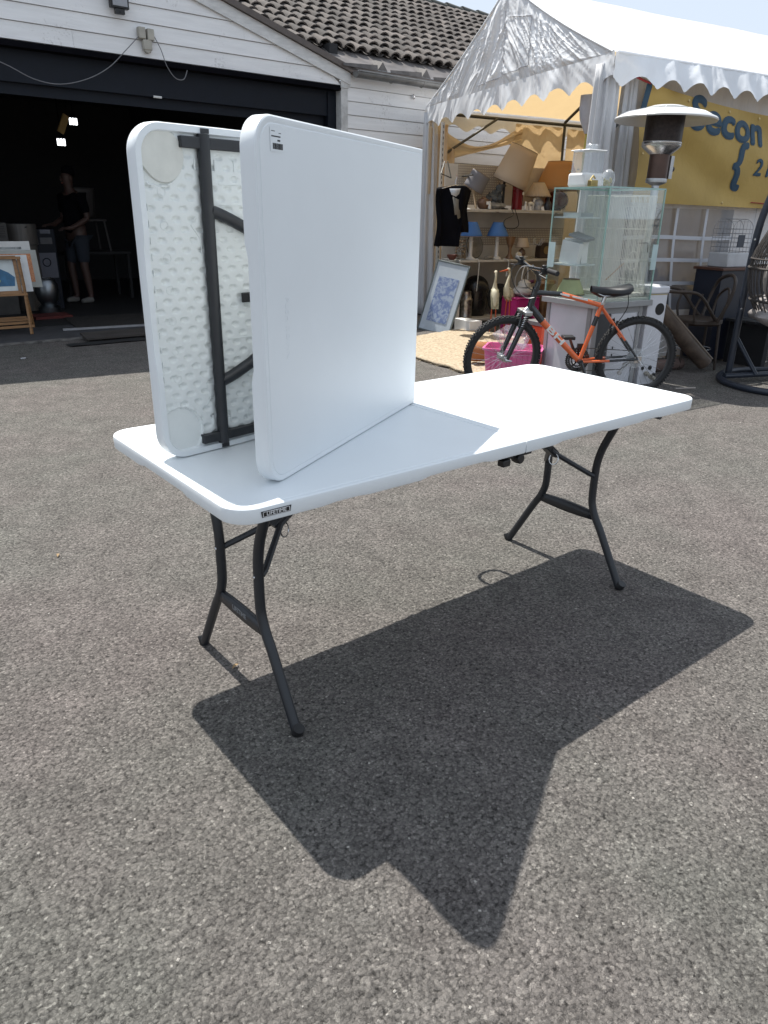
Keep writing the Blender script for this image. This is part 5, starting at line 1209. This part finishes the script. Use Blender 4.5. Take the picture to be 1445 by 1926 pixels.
# uplighter standing in the tent
t = thing('uplighter_lamp', 'tall uplighter with grey glass bowl on a yellow stem in the tent', 'lamp', (4.60, 3.05, 0))
ub = lambda: MB(T(4.62, 3.10, 0))
ub().lathe([(.0, 2.02), (.02, 2.02), (.045, 2.07), (.075, 2.14), (.088, 2.22), (.088, 2.33), (.083, 2.33), (.082, 2.22), (.07, 2.15), (.0, 2.06)], 28).build('lamp_shade', mat('grey frosted glass', (.46, .46, .50), .4), t, smooth=60)
ub().lathe([(.014, 1.62), (.012, 1.80), (.018, 1.84), (.012, 1.88), (.010, 2.03)], 12).build('stem', mat('yellow enamel stem', (.45, .38, .06), .3), t)
ub().lathe([(.13, 0), (.13, .02), (.03, .04), (.018, .08), (.018, 1.50), (.04, 1.55), (.018, 1.60), (.014, 1.62)], 18).build('base', mat('dull brass', (.25, .20, .10), .4, metal=.6), t)
mb = ub(); random.seed(6)
for k in range(26): a = random.uniform(0, 6.28); r_ = random.uniform(.03, .12); mb.blob((r_*cos(a), r_*sin(a), random.uniform(1.55, 1.72)), (.016, .012, .008), n=6, k=4)
mb.build('leaf_decoration', mat('antique leaf metal', (.28, .24, .12), .6, var=.5, scale=60), t)

# ------------------------------------------------------------------ patio heater
ht = thing('patio_heater', 'mushroom patio heater with white metal hood beside the banner', 'heater', (4.30, 2.12, 0))
hb = lambda: MB(T(4.30, 2.12, 0) @ R(.02, 'Y'))
M_hood = mat('brushed white metal hood', (.72, .72, .71), .32, metal=.25, var=.08, scale=5)
def hood(seg):
    return lambda a, i: 1-.012*abs(cos(a*3))
hb().lathe([(.0, 2.090), (.20, 2.080), (.34, 2.060), (.400, 2.032), (.405, 2.042), (.395, 2.054), (.32, 2.086), (.20, 2.112), (.185, 2.114), (.0, 2.13)], 48, wob=hood(6)).build('hood', M_hood, ht, smooth=40)
hb().lathe([(.0, 2.115), (.165, 2.118), (.17, 2.126), (.12, 2.140), (.06, 2.148), (.0, 2.150)], 36).build('hood_cap', M_hood, ht, smooth=40)
for k in range(6):
    a = pi/6+k*pi/3; MB(T(4.30, 2.12, 0) @ R(.02, 'Y')).tube([(.19*cos(a), .19*sin(a), 2.115), (.33*cos(a), .33*sin(a), 2.083), (.39*cos(a), .39*sin(a), 2.055)], .006, 6).build('seam', M_hood, ht)
M_burn = mat('scorched perforated steel', (.035, .025, .022), .4, metal=.6, var=.5, scale=40)
hb().lathe([(.15, 1.855), (.15, 2.078)], 40).build('burner', M_burn, ht)
hb().lathe([(.153, 1.862), (.157, 1.868), (.157, 1.878), (.151, 1.884)], 40).lathe([(.085, 1.79), (.152, 1.845), (.157, 1.855), (.153, 1.862)], 40).build('burner_ring', M_chrome, ht)
hb().lathe([(.080, 1.60), (.080, 1.79)], 32).build('neck', mat('browned steel', (.085, .05, .038), .35, metal=.5, var=.3), ht)
hb().lathe([(.083, 1.583), (.085, 1.60), (.083, 1.612), (.081, 1.613)], 32).lathe([(.03, 1.56), (.083, 1.583)], 32).build('neck_ring', M_alu, ht)
hb().box((.052, -.076, 1.615), (.098, -.03, 1.785)).build('side_plate', M_alu, ht)
hb().lathe([(.02, 0), (.022, .03), (.0, .032)], 14, T(.10, -.05, 1.69) @ R(pi/2, 'Y')).build('knob', M_blackp, ht)
hb().lathe([(.030, .45), (.030, 1.56)], 18).build('pole', mat('bright pole steel', (.55, .57, .60), .3, metal=.7), ht)
hb().lathe([(.15, 0), (.15, .42), (.06, .46), (.03, .47)], 28).build('tank_cover', M_alu, ht)

# ------------------------------------------------------------------ white boiler
bo = thing('water_heater', 'white boxy gas boiler with round black flue hole beside the showcase', 'boiler', (4.09, 1.88, 0))
BM = T(4.085, 1.88, 0) @ R(-.25)
MB(BM).prism([(-.10, -.12), (.09, -.12), (.12, -.09), (.12, .10), (-.10, .10)], .0, .74).build('body', M_wpan, bo, bevel=.004)
MB(BM).prism([(-.11, -.13), (.095, -.13), (.13, -.095), (.13, .11), (-.11, .11)], .741, .80).build('top', M_wpan, bo, bevel=.012)
MB(BM).box((-.10, -.1225, .735), (.09, -.1205, .740)).build('gold_line', mat('gold trim', (.45, .35, .12), .4), bo)
MB(BM).lathe([(.048, -.004), (.048, .0), (.0, .0005)], 28, T(.03, -.121, .62) @ R(pi/2, 'X')).build('flue_hole', M_blackp, bo)
for x, z, r_ in ((-.06, .14, .016), (.02, .14, .020), (.07, .07, .022)): MB(BM).lathe([(r_, -.002), (r_, .003), (0, .003)], 18, T(x, -.121, z) @ R(pi/2, 'X')).build('hole', M_blackp, bo)
for x, z in ((-.02, .10), (.06, .055)): MB(BM).lathe([(.018, 0), (.018, .03), (.012, .032), (.012, .055), (.02, .056), (.02, .07), (0, .07)], 14, T(x, -.122, z) @ R(pi/2+.3, 'X')).build('pipe_fitting', mat('pale brass fitting', (.45, .42, .36), .35, metal=.6), bo)

# ------------------------------------------------------------------ pink tub and orange cushion
M_pink = mat('pink translucent plastic', (.72, .16, .36), .35, var=.08)
tb = thing('storage_tub', 'bright pink plastic tub standing behind the front wheel', 'tub', (3.28, 2.6, 0))
TM = frame((3.30, 2.60, 0), (.57, -.82, 0)) @ T(0, 0, 0)
def tubring(hx, hy, r, z, n=6):
    p = []
    for cx, cy, a0 in ((hx-r, hy-r, 0), (-hx+r, hy-r, pi/2), (-hx+r, -hy+r, pi), (hx-r, -hy+r, 1.5*pi)):
        for i in range(n+1): a = a0+pi/2*i/n; p.append((cx+r*cos(a), cy+r*sin(a), z))
    return p
rings = [tubring(.19, .12, .03, .004), tubring(.215, .145, .03, .04), tubring(.235, .165, .035, .245), tubring(.25, .18, .04, .25), tubring(.252, .182, .04, .268), tubring(.235, .165, .035, .268), tubring(.210, .14, .03, .04), tubring(.19, .12, .03, .02)]
n = len(rings[0]); vs = sum(rings, []); fs = [(k*n+i, k*n+(i+1) % n, (k+1)*n+(i+1) % n, (k+1)*n+i) for k in range(len(rings)-1) for i in range(n)]
fs += [tuple(reversed(range(n))), tuple(range((len(rings)-1)*n, len(rings)*n))]
MB(TM).add(vs, fs).build('body', M_pink, tb, smooth=50)
for k in range(9): MB(TM).tube([(-.17+.042*k, -.152, .05), (-.18+.045*k, -.171, .235)], .004, 5).build('rib', M_pink, tb)
t = thing('plastic_wrap', 'crumpled clear plastic bag sticking out of the pink tub', 'bag', (3.2, 2.6, .2))
MB(TM @ T(-.02, .03, .30)).blob((0, 0, 0), (.13, .08, .13), rough=1.2, n=16, k=10, seed=4).build('film', glass('crumpled film', (.93, .93, .95), .30, rough=.15, body=.12), t, smooth=20)
t = thing('bolster_cushion', 'orange-brown bolster cushion lying behind the pink tub', 'cushion', (3.75, 2.95, .1))
MB(frame((3.50, 3.02, .14), (.62, -.60, 0))).tube([(-.22, 0, 0), (-.2, 0, 0), (.2, 0, 0), (.24, 0, 0)], [.05, .09, .09, .05], 18).build('cover', mat('orange brown velvet', (.32, .13, .05), .9), t, smooth=60)
t = thing('orange_crate', 'orange plastic crate squeezed beside the white cabinet', 'crate', (3.3, 2.62, 0))
MB(T(3.72, 2.62, 0) @ R(-.1)).prism([(-.12, -.08), (.12, -.08), (.14, .1), (-.14, .1)], .02, .42).build('body', mat('orange red plastic', (.55, .085, .03), .45), t, bevel=.01)
MB(T(3.72, 2.62, 0) @ R(-.1)).box((-.15, -.1, .421), (.15, .11, .46)).build('lid', mat('grey lid', (.14, .14, .14), .5), t, bevel=.006)

# ------------------------------------------------------------------ bicycle
A0 = V((3.53, 1.55, 0)); bf = V((-.8104, .5859, 0)).normalized(); LEAN = -.05
BK = frame(A0, bf) @ R(LEAN, 'X')
bike = thing('mountain_bike', 'orange and black mountain bike leaning on the showcase cabinet', 'bicycle', tuple(A0))
M_or = mat('orange bicycle paint', (.66, .125, .03), .28, var=.06, coat=.6); M_bk = mat('gloss black paint', (.012, .014, .017), .25, coat=.5)
B = lambda M=None: MB(BK @ M if M else BK)
RA, FA = V((.02, 0, .315)), V((1.06, 0, .315)); BB = V((.455, 0, .285)); ST = V((.335, 0, .72)); HT = V((.845, 0, .82)); HBm = V((.880, 0, .68))
def mixp(a, b, t): return a*(1-t)+b*t
B().tube([BB, mixp(BB, ST, .62)], .0165, 14).tube([mixp(BB, ST, .78), ST], .0165, 14).build('seat_tube', M_or, bike)
B().tube([mixp(BB, ST, .62), mixp(BB, ST, .78)], .0172, 14).build('seat_tube_band', M_bk, bike)
dt = B().tube([BB, mixp(BB, HBm, .76)], [.020, .025], 16).build('down_tube', M_or, bike)
B().tube([mixp(BB, HBm, .76), HBm+V((-.005, 0, .01))], [.0252, .027], 16).build('down_tube_front', M_bk, bike)
B().tube([ST+V((-.005, 0, -.02)), mixp(ST, HT, .62)], [.016, .018], 14).build('top_tube', M_or, bike)
B().tube([mixp(ST, HT, .62), HT+V((0, 0, -.03))], [.0182, .021], 14).build('top_tube_front', M_bk, bike)
B().tube([HT+V((0, 0, .012)), HBm+V((0, 0, -.008))], .024, 16).build('head_tube', M_bk, bike)
for s in (-1, 1):
    y = s*.055
    a = ST+V((0, s*.02, -.03)); b = RA+V((0, y, 0)); B().tube([a, mixp(a, b, .30)+V((0, s*.012, 0)), mixp(a, b, .62)+V((0, s*.012, 0))], .0085, 10).build('seat_stay', M_or, bike)
    B().tube([mixp(a, b, .62)+V((0, s*.012, 0)), b], .0085, 10).build('seat_stay_end', M_bk, bike)
    a = BB+V((0, s*.03, 0)); B().tube([a, mixp(a, b, .5)+V((0, s*.01, 0))], .010, 10).build('chain_stay', M_or, bike)
    B().tube([mixp(a, b, .5)+V((0, s*.01, 0)), b], .0095, 10).build('chain_stay_end', M_bk, bike)
    B().box((-.01, y-.004, .285), (.045, y+.004, .34)).build('dropout', M_chrome, bike, bevel=.002)
# letters on the down tube
dd = (BB-HBm).normalized(); yy = V((0, 1, 0)); Lm = Matrix((dd, yy.cross(dd), yy)).transposed().to_4x4(); 
Lm.translation = mixp(BB, HBm, .50)+V((0, .0268, 0))
M_wl = mat('white lettering', (.72, .72, .70), .35)
Lm2 = Matrix((dd, dd.cross(yy)*-1, yy)).transposed().to_4x4(); Lm2.translation = Lm.translation
_x, _z = dd, yy; _y = _z.cross(_x); Lm3 = Matrix((_x, _y, _z)).transposed().to_4x4(); Lm3.translation = Lm.translation
text('lettering', 'BH', .062, BK @ Lm3, M_wl, dt, bold=.0028, sx=2.35, ext=.0012)
for p_, l_ in ((.35, .06), (.58, .035)):
    c = mixp(ST, HT, p_)+V((0, .0185, .002)); q = (HT-ST).normalized(); MB(BK @ Matrix.Translation(c) @ Matrix((q, V((0, 1, 0)).cross(q), V((0, 1, 0)))).transposed().to_4x4()).prism([(-l_, -.007), (l_, -.005), (l_, .006), (-l_, .008)], -.002, .0012).build('decal', M_wl, bike)
# seat post and saddle
sp = mixp(BB, ST, 1.0); sdir = (ST-BB).normalized()
B().tube([ST, ST+sdir*.075], .0138, 12).build('seat_post', M_chrome, bike)
B().tube([ST+V((0, 0, -.01)), ST+V((-.001, 0, .006))], .021, 14).build('seat_clamp', M_chrome, bike)
sad = B(); SA = V((.29, 0, .80))
def sadf(a, b):
    x = .145-.29*a; w_ = .026+.068*sstep(.30, .85, a)-.012*sstep(.9, 1, a); an = pi*b
    return (SA.x+x, w_*cos(an)*1.02, SA.z+.004+.042*sin(an)**.6-.012*sin(pi*a)+.016*a*a)
sad.sheet(20, 14, sadf)
def sadb(a, b):
    x = .145-.29*a; w_ = .022+.060*sstep(.30, .85, a)-.012*sstep(.9, 1, a)
    return (SA.x+x, w_*1.02*(1-2*b), SA.z+.004-.050*sin(pi*b)*min(1, 3*a+.25)*.7-.012*sin(pi*a)+.016*a*a)
sad.sheet(20, 8, sadb); sad.build('saddle', mat('black saddle vinyl', (.012, .012, .014), .4), bike, smooth=60)
for s in (-1, 1): B().tube([(.41, s*.012, .80), (.34, s*.022, .775), (.26, s*.024, .775), (.19, s*.03, .80)], .0035, 6).build('saddle_rail', M_chrome, bike)
# steering: everything that turns with the fork
STR = BK @ Matrix.Translation(HBm) @ Matrix.Rotation(.24, 4, (HT-HBm).normalized()) @ Matrix.Translation(-HBm)
Sb = lambda: MB(STR)
hd_ = (HT-HBm).normalized()
Sb().tube([HT, HT+hd_*.055], .019, 14).build('headset', M_bk, bike)
Sb().tube([HT+hd_*.055, HT+hd_*.07+V((.02, 0, .04)), V((.905, 0, .975))], .019, 12).build('stem', M_bk, bike)
hbars = Sb().tube(smooth_path([(.87, .31, .985), (.885, .20, .985), (.90, .08, .975), (.905, 0, .972), (.90, -.08, .975), (.885, -.20, .985), (.87, -.31, .985)], 3), .0125, 10).build('handlebar', M_bk, bike)
for s in (-1, 1):
    Sb().tube([(.868, s*.325, .985), (.880, s*.215, .985)], .0175, 12).build('grip', M_rubber, bike)
    Sb().tube([(.895, s*.19, .975), (.94, s*.20, .955), (.93, s*.29, .945)], .006, 6).build('brake_lever', M_blackp, bike)
    Sb().box((.875, s*.185-.018, .955), (.92, s*.185+.018, 1.0)).lathe([(.017, 0), (.017, .02), (.0, .022)], 12, T(.90, s*.185, .998)).build('shifter', M_blackp, bike, bevel=.004)
# suspension fork
cr = V((.915, 0, .655))
Sb().box((.885, -.075, .635), (.945, .075, .668)).tube([HBm, cr], .02, 12).build('fork_crown', M_alu, bike, bevel=.006)
fdir = (FA+V((-.02, 0, .01))-cr).normalized()
for s in (-1, 1):
    o_ = V((0, s*.058, 0)); a = cr+o_; b = FA+V((-.018, s*.058, 0))
    Sb().tube([a, mixp(a, b, .35)], .0135, 12).build('fork_stanchion', M_chrome, bike)
    mb = Sb(); pts = []
    for i in range(7*12): tt = i/(7*12); c = mixp(a, b, .05+.27*tt); an = i/12*2*pi; pts.append(c+V((cos(an)*.021, sin(an)*.021, 0)))
    mb.tube(pts, .0042, 5).build('fork_spring', M_blackp, bike)
    Sb().tube([mixp(a, b, .30), b+V((.006, 0, 0))], [.0205, .0175], 12).build('fork_leg', M_bk, bike)
    Sb().box((1.03, s*.062-.006, .295), (1.075, s*.062+.006, .335)).build('fork_tip', M_chrome, bike, bevel=.003)
    Sb().tube([mixp(a, b, .30)+V((.03, 0, 0)), mixp(a, b, .05)+V((.035, -s*.02, .015))], .008, 6).build('brake_arm', M_bk, bike)
# wheels
def wheel(c, Mx, name):
    wb = lambda: MB(Mx @ Matrix.Translation(c) @ R(pi/2, 'X'))
    ro = .310; n = 96
    wl = wb().tube([((ro-.026)*cos(a), (ro-.026)*sin(a), 0) for a in [2*pi*i/64 for i in range(64)]], .0245, 12, closed=True).build(name, M_rubber, bike)
    mb = wb()
    for i in range(n):
        a = 2*pi*i/n
        for zz, w_ in (((-.011, .008), (.011, .008)) if i % 2 else ((-.020, .005), (.0, .006), (.020, .005))):
            rr_ = ro-.0005-(.006 if abs(zz) > .015 else 0); mb.box((rr_-.006, -.0065, zz-w_), (rr_+.0045, .0065, zz+w_), R(a))
    mb.build('tread', M_rubber, wl, smooth=0)
    prof = [(.256, -.010), (.262, -.013), (.275, -.013), (.275, .013), (.262, .013), (.256, .010), (.256, -.010)]
    wb().lathe(prof, 64, cap=False).build('rim', mat('dark rim', (.05, .05, .052), .35, metal=.5), wl)
    for k in range(32):
        a = 2*pi*k/32; s_ = 1 if k % 2 else -1; a2 = a+(.9 if (k//2) % 2 else -.9)
        wb().tube([(.022*cos(a2), .022*sin(a2), s_*.026), (.258*cos(a), .258*sin(a), s_*.002)], .0011, 4, cap=False).build('spoke', M_chrome, wl, smooth=0)
    wb().lathe([(.006, -.055), (.006, -.034), (.024, -.030), (.024, -.024), (.014, -.018), (.014, .018), (.024, .024), (.024, .030), (.006, .034), (.006, .055)], 18).build('hub', M_alu, wl)
    return wl
rw = wheel(RA, BK, 'rear_wheel'); fwh = wheel(FA, STR, 'front_wheel')
B().tube([RA+V((0, .06, 0)), RA+V((0, .085, 0))], .008, 8).tube([RA+V((0, .08, 0)), RA+V((-.03, .085, -.04))], .005, 6).build('quick_release', M_chrome, bike)
Sb().tube([FA+V((0, .06, 0)), FA+V((0, .08, 0))], .008, 8).tube([FA+V((.01, .078, 0)), FA+V((-.04, .082, -.01))], .006, 6).build('quick_release', M_chrome, bike)
# drivetrain on the far side
for r_, y in ((.093, -.046), (.074, -.040), (.052, -.034)):
    mb = B(Matrix.Translation(BB+V((0, y, 0))) @ R(pi/2, 'X')); k = int(r_*420)
    pts = []
    for i in range(k*2): a = 2*pi*i/(k*2); q = r_+(.004 if i % 2 else -.001); pts.append((q*cos(a), q*sin(a)))
    n = len(pts); vs = [(x, y_, z) for z in (-.0012, .0012) for x, y_ in pts]+[(x*.80, y_*.80, z) for z in (-.0012, .0012) for x, y_ in pts]
    fs = [(i, (i+1) % n, n+(i+1) % n, n+i) for i in range(n)]+[(2*n+i, 2*n+(i+1) % n, 3*n+(i+1) % n, 3*n+i) for i in range(n)]+[(i, (i+1) % n, 2*n+(i+1) % n, 2*n+i) for i in range(n)]+[(n+i, n+(i+1) % n, 3*n+(i+1) % n, 3*n+i) for i in range(n)]
    mb.add(vs, fs)
    for j in range(5): mb.box((.0, -.006, -.0014), (r_*.84, .006, .0014), R(2*pi*j/5+.3))
    mb.build('chainring', M_bk, bike, smooth=0)
ca = 1.15
for s, an in ((-1, ca), (1, ca+pi)):
    e_ = BB+V((cos(an)*.17, s*.075, sin(an)*.17)); B().tube([BB+V((0, s*.062, 0)), e_], [.014, .010], 8).build('crank_arm', M_bk, bike)
    B().box((e_.x-.045, e_.y+(0 if s > 0 else -.09), e_.z-.012), (e_.x+.045, e_.y+(.09 if s > 0 else 0), e_.z+.012)).build('pedal', M_blackp, bike, bevel=.004)
B().lathe([(.02, -.055), (.02, .055)], 14, Matrix.Translation(BB) @ R(pi/2, 'X')).build('bottom_bracket', M_bk, bike)
B().tube([BB+V((0, -.046, .093)), RA+V((0, -.030, .045))], .0035, 6).tube([BB+V((0, -.046, -.090)), RA+V((.09, -.032, -.10)), RA+V((.03, -.032, -.05))], .0035, 6).build('chain', M_pole, bike)
for i, r_ in enumerate((.058, .050, .043, .036, .029, .023)):
    B(Matrix.Translation(RA+V((0, -.022-.004*i, 0))) @ R(pi/2, 'X')).lathe([(.0, -.001), (r_, -.001), (r_, .001), (.0, .001)], 26).build('sprocket', M_alu, bike)
B(Matrix.Translation(RA+V((0, .018, 0))) @ R(pi/2, 'X')).lathe([(.02, -.001), (.075, -.001), (.075, .001), (.02, .001)], 30).build('spoke_protector', M_acr, bike)
B().tube([RA+V((0, -.045, -.03)), RA+V((.05, -.045, -.06)), RA+V((.085, -.04, -.12))], [.012, .014, .010], 8).lathe([(.018, -.004), (.018, .004)], 14, Matrix.Translation(RA+V((.055, -.04, -.065))) @ R(pi/2, 'X')).lathe([(.018, -.004), (.018, .004)], 14, Matrix.Translation(RA+V((.09, -.04, -.13))) @ R(pi/2, 'X')).build('derailleur', M_alu, bike)
B().tube([BB+V((-.02, -.04, .11)), BB+V((.015, -.04, .10))], .012, 6).box((.42, -.05, .37), (.47, -.03, .41)).build('front_derailleur', M_blackp, bike)
for s in (-1, 1): B().tube([(.215, s*.045, .60), (.245, s*.04, .50)], .009, 6).build('rear_brake', M_blackp, bike)
M_cb = mat('thin black cable', (.012, .012, .013), .4)
B().tube(smooth_path([(.92, .14, .99), (1.0, .12, .98), (1.02, .06, .86), (.93, .02, .76), (.86, .035, .76)], 6), .0028, 5).build('cable', M_alu, bike)
B().tube(smooth_path([(.92, -.14, .99), (1.02, -.10, .94), (.98, -.04, .80), (.86, .0, .745)], 6), .0028, 5).build('cable', M_cb, bike)
B().tube(smooth_path([(.92, .16, .99), (.97, .14, .93), (.93, .05, .84), (.84, .028, .80)], 6), .0028, 5).build('cable', M_cb, bike)
B().tube(smooth_path([(.165, .04, .79), (.16, .05, .70), (.20, .03, .60), (.22, .02, .57), (.24, .03, .62)], 5), .0035, 5).build('strap', M_cb, bike)

# ------------------------------------------------------------------ hanging egg chair on its stand
sw = thing('egg_swing_chair', 'grey rattan egg swing chair hanging from a curved dark steel stand', 'swing chair', (4.9, 1.2, 0))
M_swg = mat('dark blue grey steel', (.022, .028, .042), .38, var=.2)
rc = V((5.05, 1.05, .028))
MB().tube([(rc.x+.55*cos(a), rc.y+.52*sin(a), .028) for a in [2*pi*i/48 for i in range(48)]], .027, 12, closed=True).build('base_ring', M_swg, sw)
MB().tube([(4.70, 1.42, .055), (5.50, 1.10, .055)], .024, 12).build('cross_bar', M_swg, sw)
MB().tube(smooth_path([(4.93, 1.50, .03), (4.945, 1.505, .7), (4.96, 1.50, 1.2), (4.99, 1.46, 1.5), (5.03, 1.38, 1.75), (5.06, 1.25, 1.97), (5.06, 1.10, 2.06), (5.05, 1.0, 2.04)], 4), .029, 14).build('post', M_swg, sw)
MB().tube([(4.945, 1.50, .36), (4.98, 1.28, .06)], .018, 10).build('strut', M_swg, sw)
for z in (.60, 1.16): MB().lathe([(.0, 0), (.010, .001), (.008, .006), (0, .007)], 10, T(4.945-.025, 1.49, z) @ R(-pi/2, 'Y')).build('bolt', M_chrome, sw)
MB().tube([(5.05, 1.0, 2.04), (5.05, 1.0, 1.72)], .006, 6).build('chain', M_chrome, sw)
def egg(z):  # radius of the basket at height z
    t = (z-.38)/1.32
    return .52*sin(pi*min(1, max(0, t))**.80)**.62*(1-.25*max(0, t-.5)*1.2)
BC = V((5.06, .98, 0))
M_rat = mat('grey rattan', (.055, .048, .045), .6, var=.4, scale=40)
open_a = lambda a: abs(((a-radians(235)+pi) % (2*pi))-pi) < .95
for k in range(54):
    a = 2*pi*k/54
    zs = [.38+1.32*i/22 for i in range(23)]
    if open_a(a): zs = [.38+.45*i/8 for i in range(9)]
    MB().tube([BC+V((egg(z)*cos(a)+.006*sin(z*30+k), egg(z)*sin(a), z)) for z in zs], .0058, 5).build('rib', M_rat, sw)
for z, r_ in ((.42, .008), (.52, .006), (.70, .011), (.95, .011), (1.02, .008), (1.25, .011), (1.30, .008), (1.5, .009)):
    aa = [2*pi*i/60 for i in range(60)]; 
    if z > .85: aa = [radians(235)+.95+(2*pi-1.9)*i/50 for i in range(51)]
    MB().tube([BC+V((egg(z)*1.012*cos(a), egg(z)*1.012*sin(a), z)) for a in aa], r_, 6, closed=(z <= .85)).build('hoop', M_rat, sw)
mb = MB()
for k in range(60):
    a = radians(235)+.95+(2*pi-1.9)*k/60
    for d in (-1, 1): mb.tube([BC+V((egg(z)*1.004*cos(a+d*(z-.97)*.5), egg(z)*1.004*sin(a+d*(z-.97)*.5), z)) for z in (1.02, 1.08, 1.14, 1.2, 1.25)], .0032, 4, cap=False)
mb.build('lattice', M_rat, sw)
M_cush = mat('pale grey cushion', (.36, .33, .32), .9, var=.12, bump=.004, bscale=30)
MB(T(BC.x, BC.y, 0)).blob((-.02, .02, .62), (.40, .40, .19), rough=.25, n=28, k=16).build('seat_cushion', M_cush, sw, smooth=80)
MB(T(BC.x-.02, BC.y+.16, .90) @ R(-.35, 'X')).blob((0, 0, 0), (.36, .15, .30), rough=.25, n=28, k=16, seed=3).build('back_cushion', M_cush, sw, smooth=80)
MB(T(BC.x-.27, BC.y+.05, .90) @ R(-.3, 'Y')).blob((0, 0, 0), (.13, .26, .26), rough=.2, n=24, k=14, seed=6).build('side_cushion', M_cush, sw, smooth=80)

# ------------------------------------------------------------------ bentwood armchair, roll, dark cabinet and cage
ac = thing('bentwood_armchair', 'dark bentwood armchair with curling arms behind the swing stand', 'armchair', (5.1, 1.95, 0))
AM = T(5.12, 1.98, 0) @ R(-2.25) @ Matrix.Scale(1.06, 4)
MB(AM).lathe([(0, .38), (.19, .38), (.205, .395), (.205, .42), (.19, .43), (0, .425)], 28).build('seat', M_dwood, ac)
for x, y in ((-.14, -.14), (.14, -.14), (-.13, .14), (.13, .14)): MB(AM).tube([(x, y, .40), (x*1.15, y*1.15, .0)], [.015, .011], 8).build('leg', M_dwood, ac)
MB(AM).tube([(.15*cos(a), .15*sin(a), .17) for a in [2*pi*i/24 for i in range(24)]], .006, 6, closed=True).build('leg_ring', M_chrome, ac)
for s in (-1, 1):
    MB(AM).tube(smooth_path([(s*.17, .10, .41), (s*.20, .02, .50), (s*.215, -.06, .60), (s*.215, -.14, .655), (s*.22, -.30, .665), (s*.24, -.40, .67)], 4), .014, 8).build('arm', M_dwood, ac)
    MB(AM).tube(smooth_path([(s*.19, -.10, .40), (s*.20, -.12, .52), (s*.215, -.08, .65)], 4), .011, 8).build('arm_post', M_dwood, ac)
MB(AM).tube(smooth_path([(-.17, .10, .41), (-.20, .16, .60), (-.16, .20, .74), (0, .23, .79), (.16, .20, .74), (.20, .16, .60), (.17, .10, .41)], 5), .015, 8).build('back_hoop', M_dwood, ac)
MB(AM).tube(smooth_path([(-.10, .16, .43), (-.11, .19, .60), (0, .22, .68), (.11, .19, .60), (.10, .16, .43)], 5), .011, 8).build('inner_hoop', M_dwood, ac)
t = thing('rolled_carpet', 'brown rolled leather-like carpet leaning against the boiler', 'carpet roll', (4.9, 1.9, 0))
RM = frame((5.02, 1.78, .075), (-.44, .27, .47))
MB(RM).tube([(0, 0, 0), (.2, 0, -.004), (.45, 0, .0), (.72, 0, .0)], .072, 20).tube([(-.004, 0, 0), (-.012, 0, 0)], [.045, .02], 16).build('roll', mat('worn brown leather', (.12, .085, .062), .5, col2=(.045, .03, .022), scale=9, bump=.006, bscale=26), t, smooth=50)
MB(RM).tube([(.0, .04, .062), (.72, .045, .060)], .008, 6).build('outer_edge', mat('light worn edge', (.24, .19, .15), .6), t)
t = thing('rolled_carpet', 'pinkish brown carpet remnant lying under the leaning roll', 'carpet', (4.75, 1.95, 0))
MB(frame((4.95, 1.98, .05), (-.95, .18, 0))).tube([(0, 0, 0), (.55, 0, 0)], [.05, .055], 14).build('roll', mat('pinkish brown carpet', (.16, .11, .095), .9, var=.3, scale=30, bump=.004), t)
t = thing('dark_cabinet', 'tall navy black cabinet standing behind the swing chair post', 'cabinet', (5.75, 2.1, 0))
DM = T(5.55, 1.98, 0) @ R(-.16)
MB(DM).box((-.10, .0, .02), (.60, .30, .86)).build('body', mat('navy black laminate', (.010, .013, .026), .45), t, bevel=.004)
MB(DM).box((-.12, -.02, .861), (.62, .32, .885)).build('top', mat('red brown wood', (.09, .035, .02), .4), t, bevel=.003)
mb = thing('bird_cage', 'small arched wire bird cage on top of the dark cabinet', 'cage', tuple(DM @ V((.12, .15, .886))))
CM = DM @ T(.13, .14, .886)
M_cw = mat('grey cage wire', (.16, .16, .17), .4)
MB(CM).prism([(-.15, -.11), (.15, -.11), (.15, .11), (-.15, .11)], 0, .13).build('tray', mat('pale cage tray', (.50, .51, .53), .4), mb, bevel=.01)
c_ = MB(CM)
for z in (.14, .18, .22, .26, .30, .34): c_.tube([(-.145, -.105, z), (.145, -.105, z), (.145, .105, z), (-.145, .105, z)], .0018, 4, closed=True)
for y in (-.105, 0, .105): c_.tube([(-.145, y, .13), (-.145, y, .34)]+[(-.145*cos(a), y, .34+.09*sin(a)) for a in [pi*i/10 for i in range(11)]]+[(.145, y, .13)], .0022, 4)
for x in (-.1, -.05, 0, .05, .1): c_.tube([(x, -.105, .13), (x, -.105, .34+.09*sqrt(1-(x/.145)**2)), (x, .105, .34+.09*sqrt(1-(x/.145)**2)), (x, .105, .13)], .0015, 4)
c_.build('wires', M_cw, mb, smooth=0)
MB(CM).box((-.05, -.112, .18), (.04, -.107, .29)).build('feeder', mat('dark feeder', (.03, .04, .06), .4), mb)
# dark furniture under the swing chair side, rods on the ground
t = thing('dark_bench', 'black slatted bench in the shade behind the egg chair', 'bench', (6.1, 1.75, 0))
EM = T(6.25, 1.62, 0) @ R(-.16)
for k in range(4): MB(EM).box((-.7, -.20+.11*k, .40), (.8, -.11+.11*k, .425)).build('slat', M_dark, t)
for x in (-.6, .7):
    MB(EM).box((x-.03, -.19, 0), (x+.03, .22, .399)).build('leg', M_dark, t)
for (a, b, lab) in (((5.1, 1.56), (6.0, 1.66), 'thin pale rod lying on the ground behind the chair stand'), ((4.25, 1.42), (4.08, 1.50), 'short pale stick on the shaded ground beside the rear wheel')):
    MB().tube([(a[0], a[1], .008), (b[0], b[1], .008)], .007, 6).build('rod', mat('pale rod', (.34, .30, .27), .6), label=lab, cat='rod')
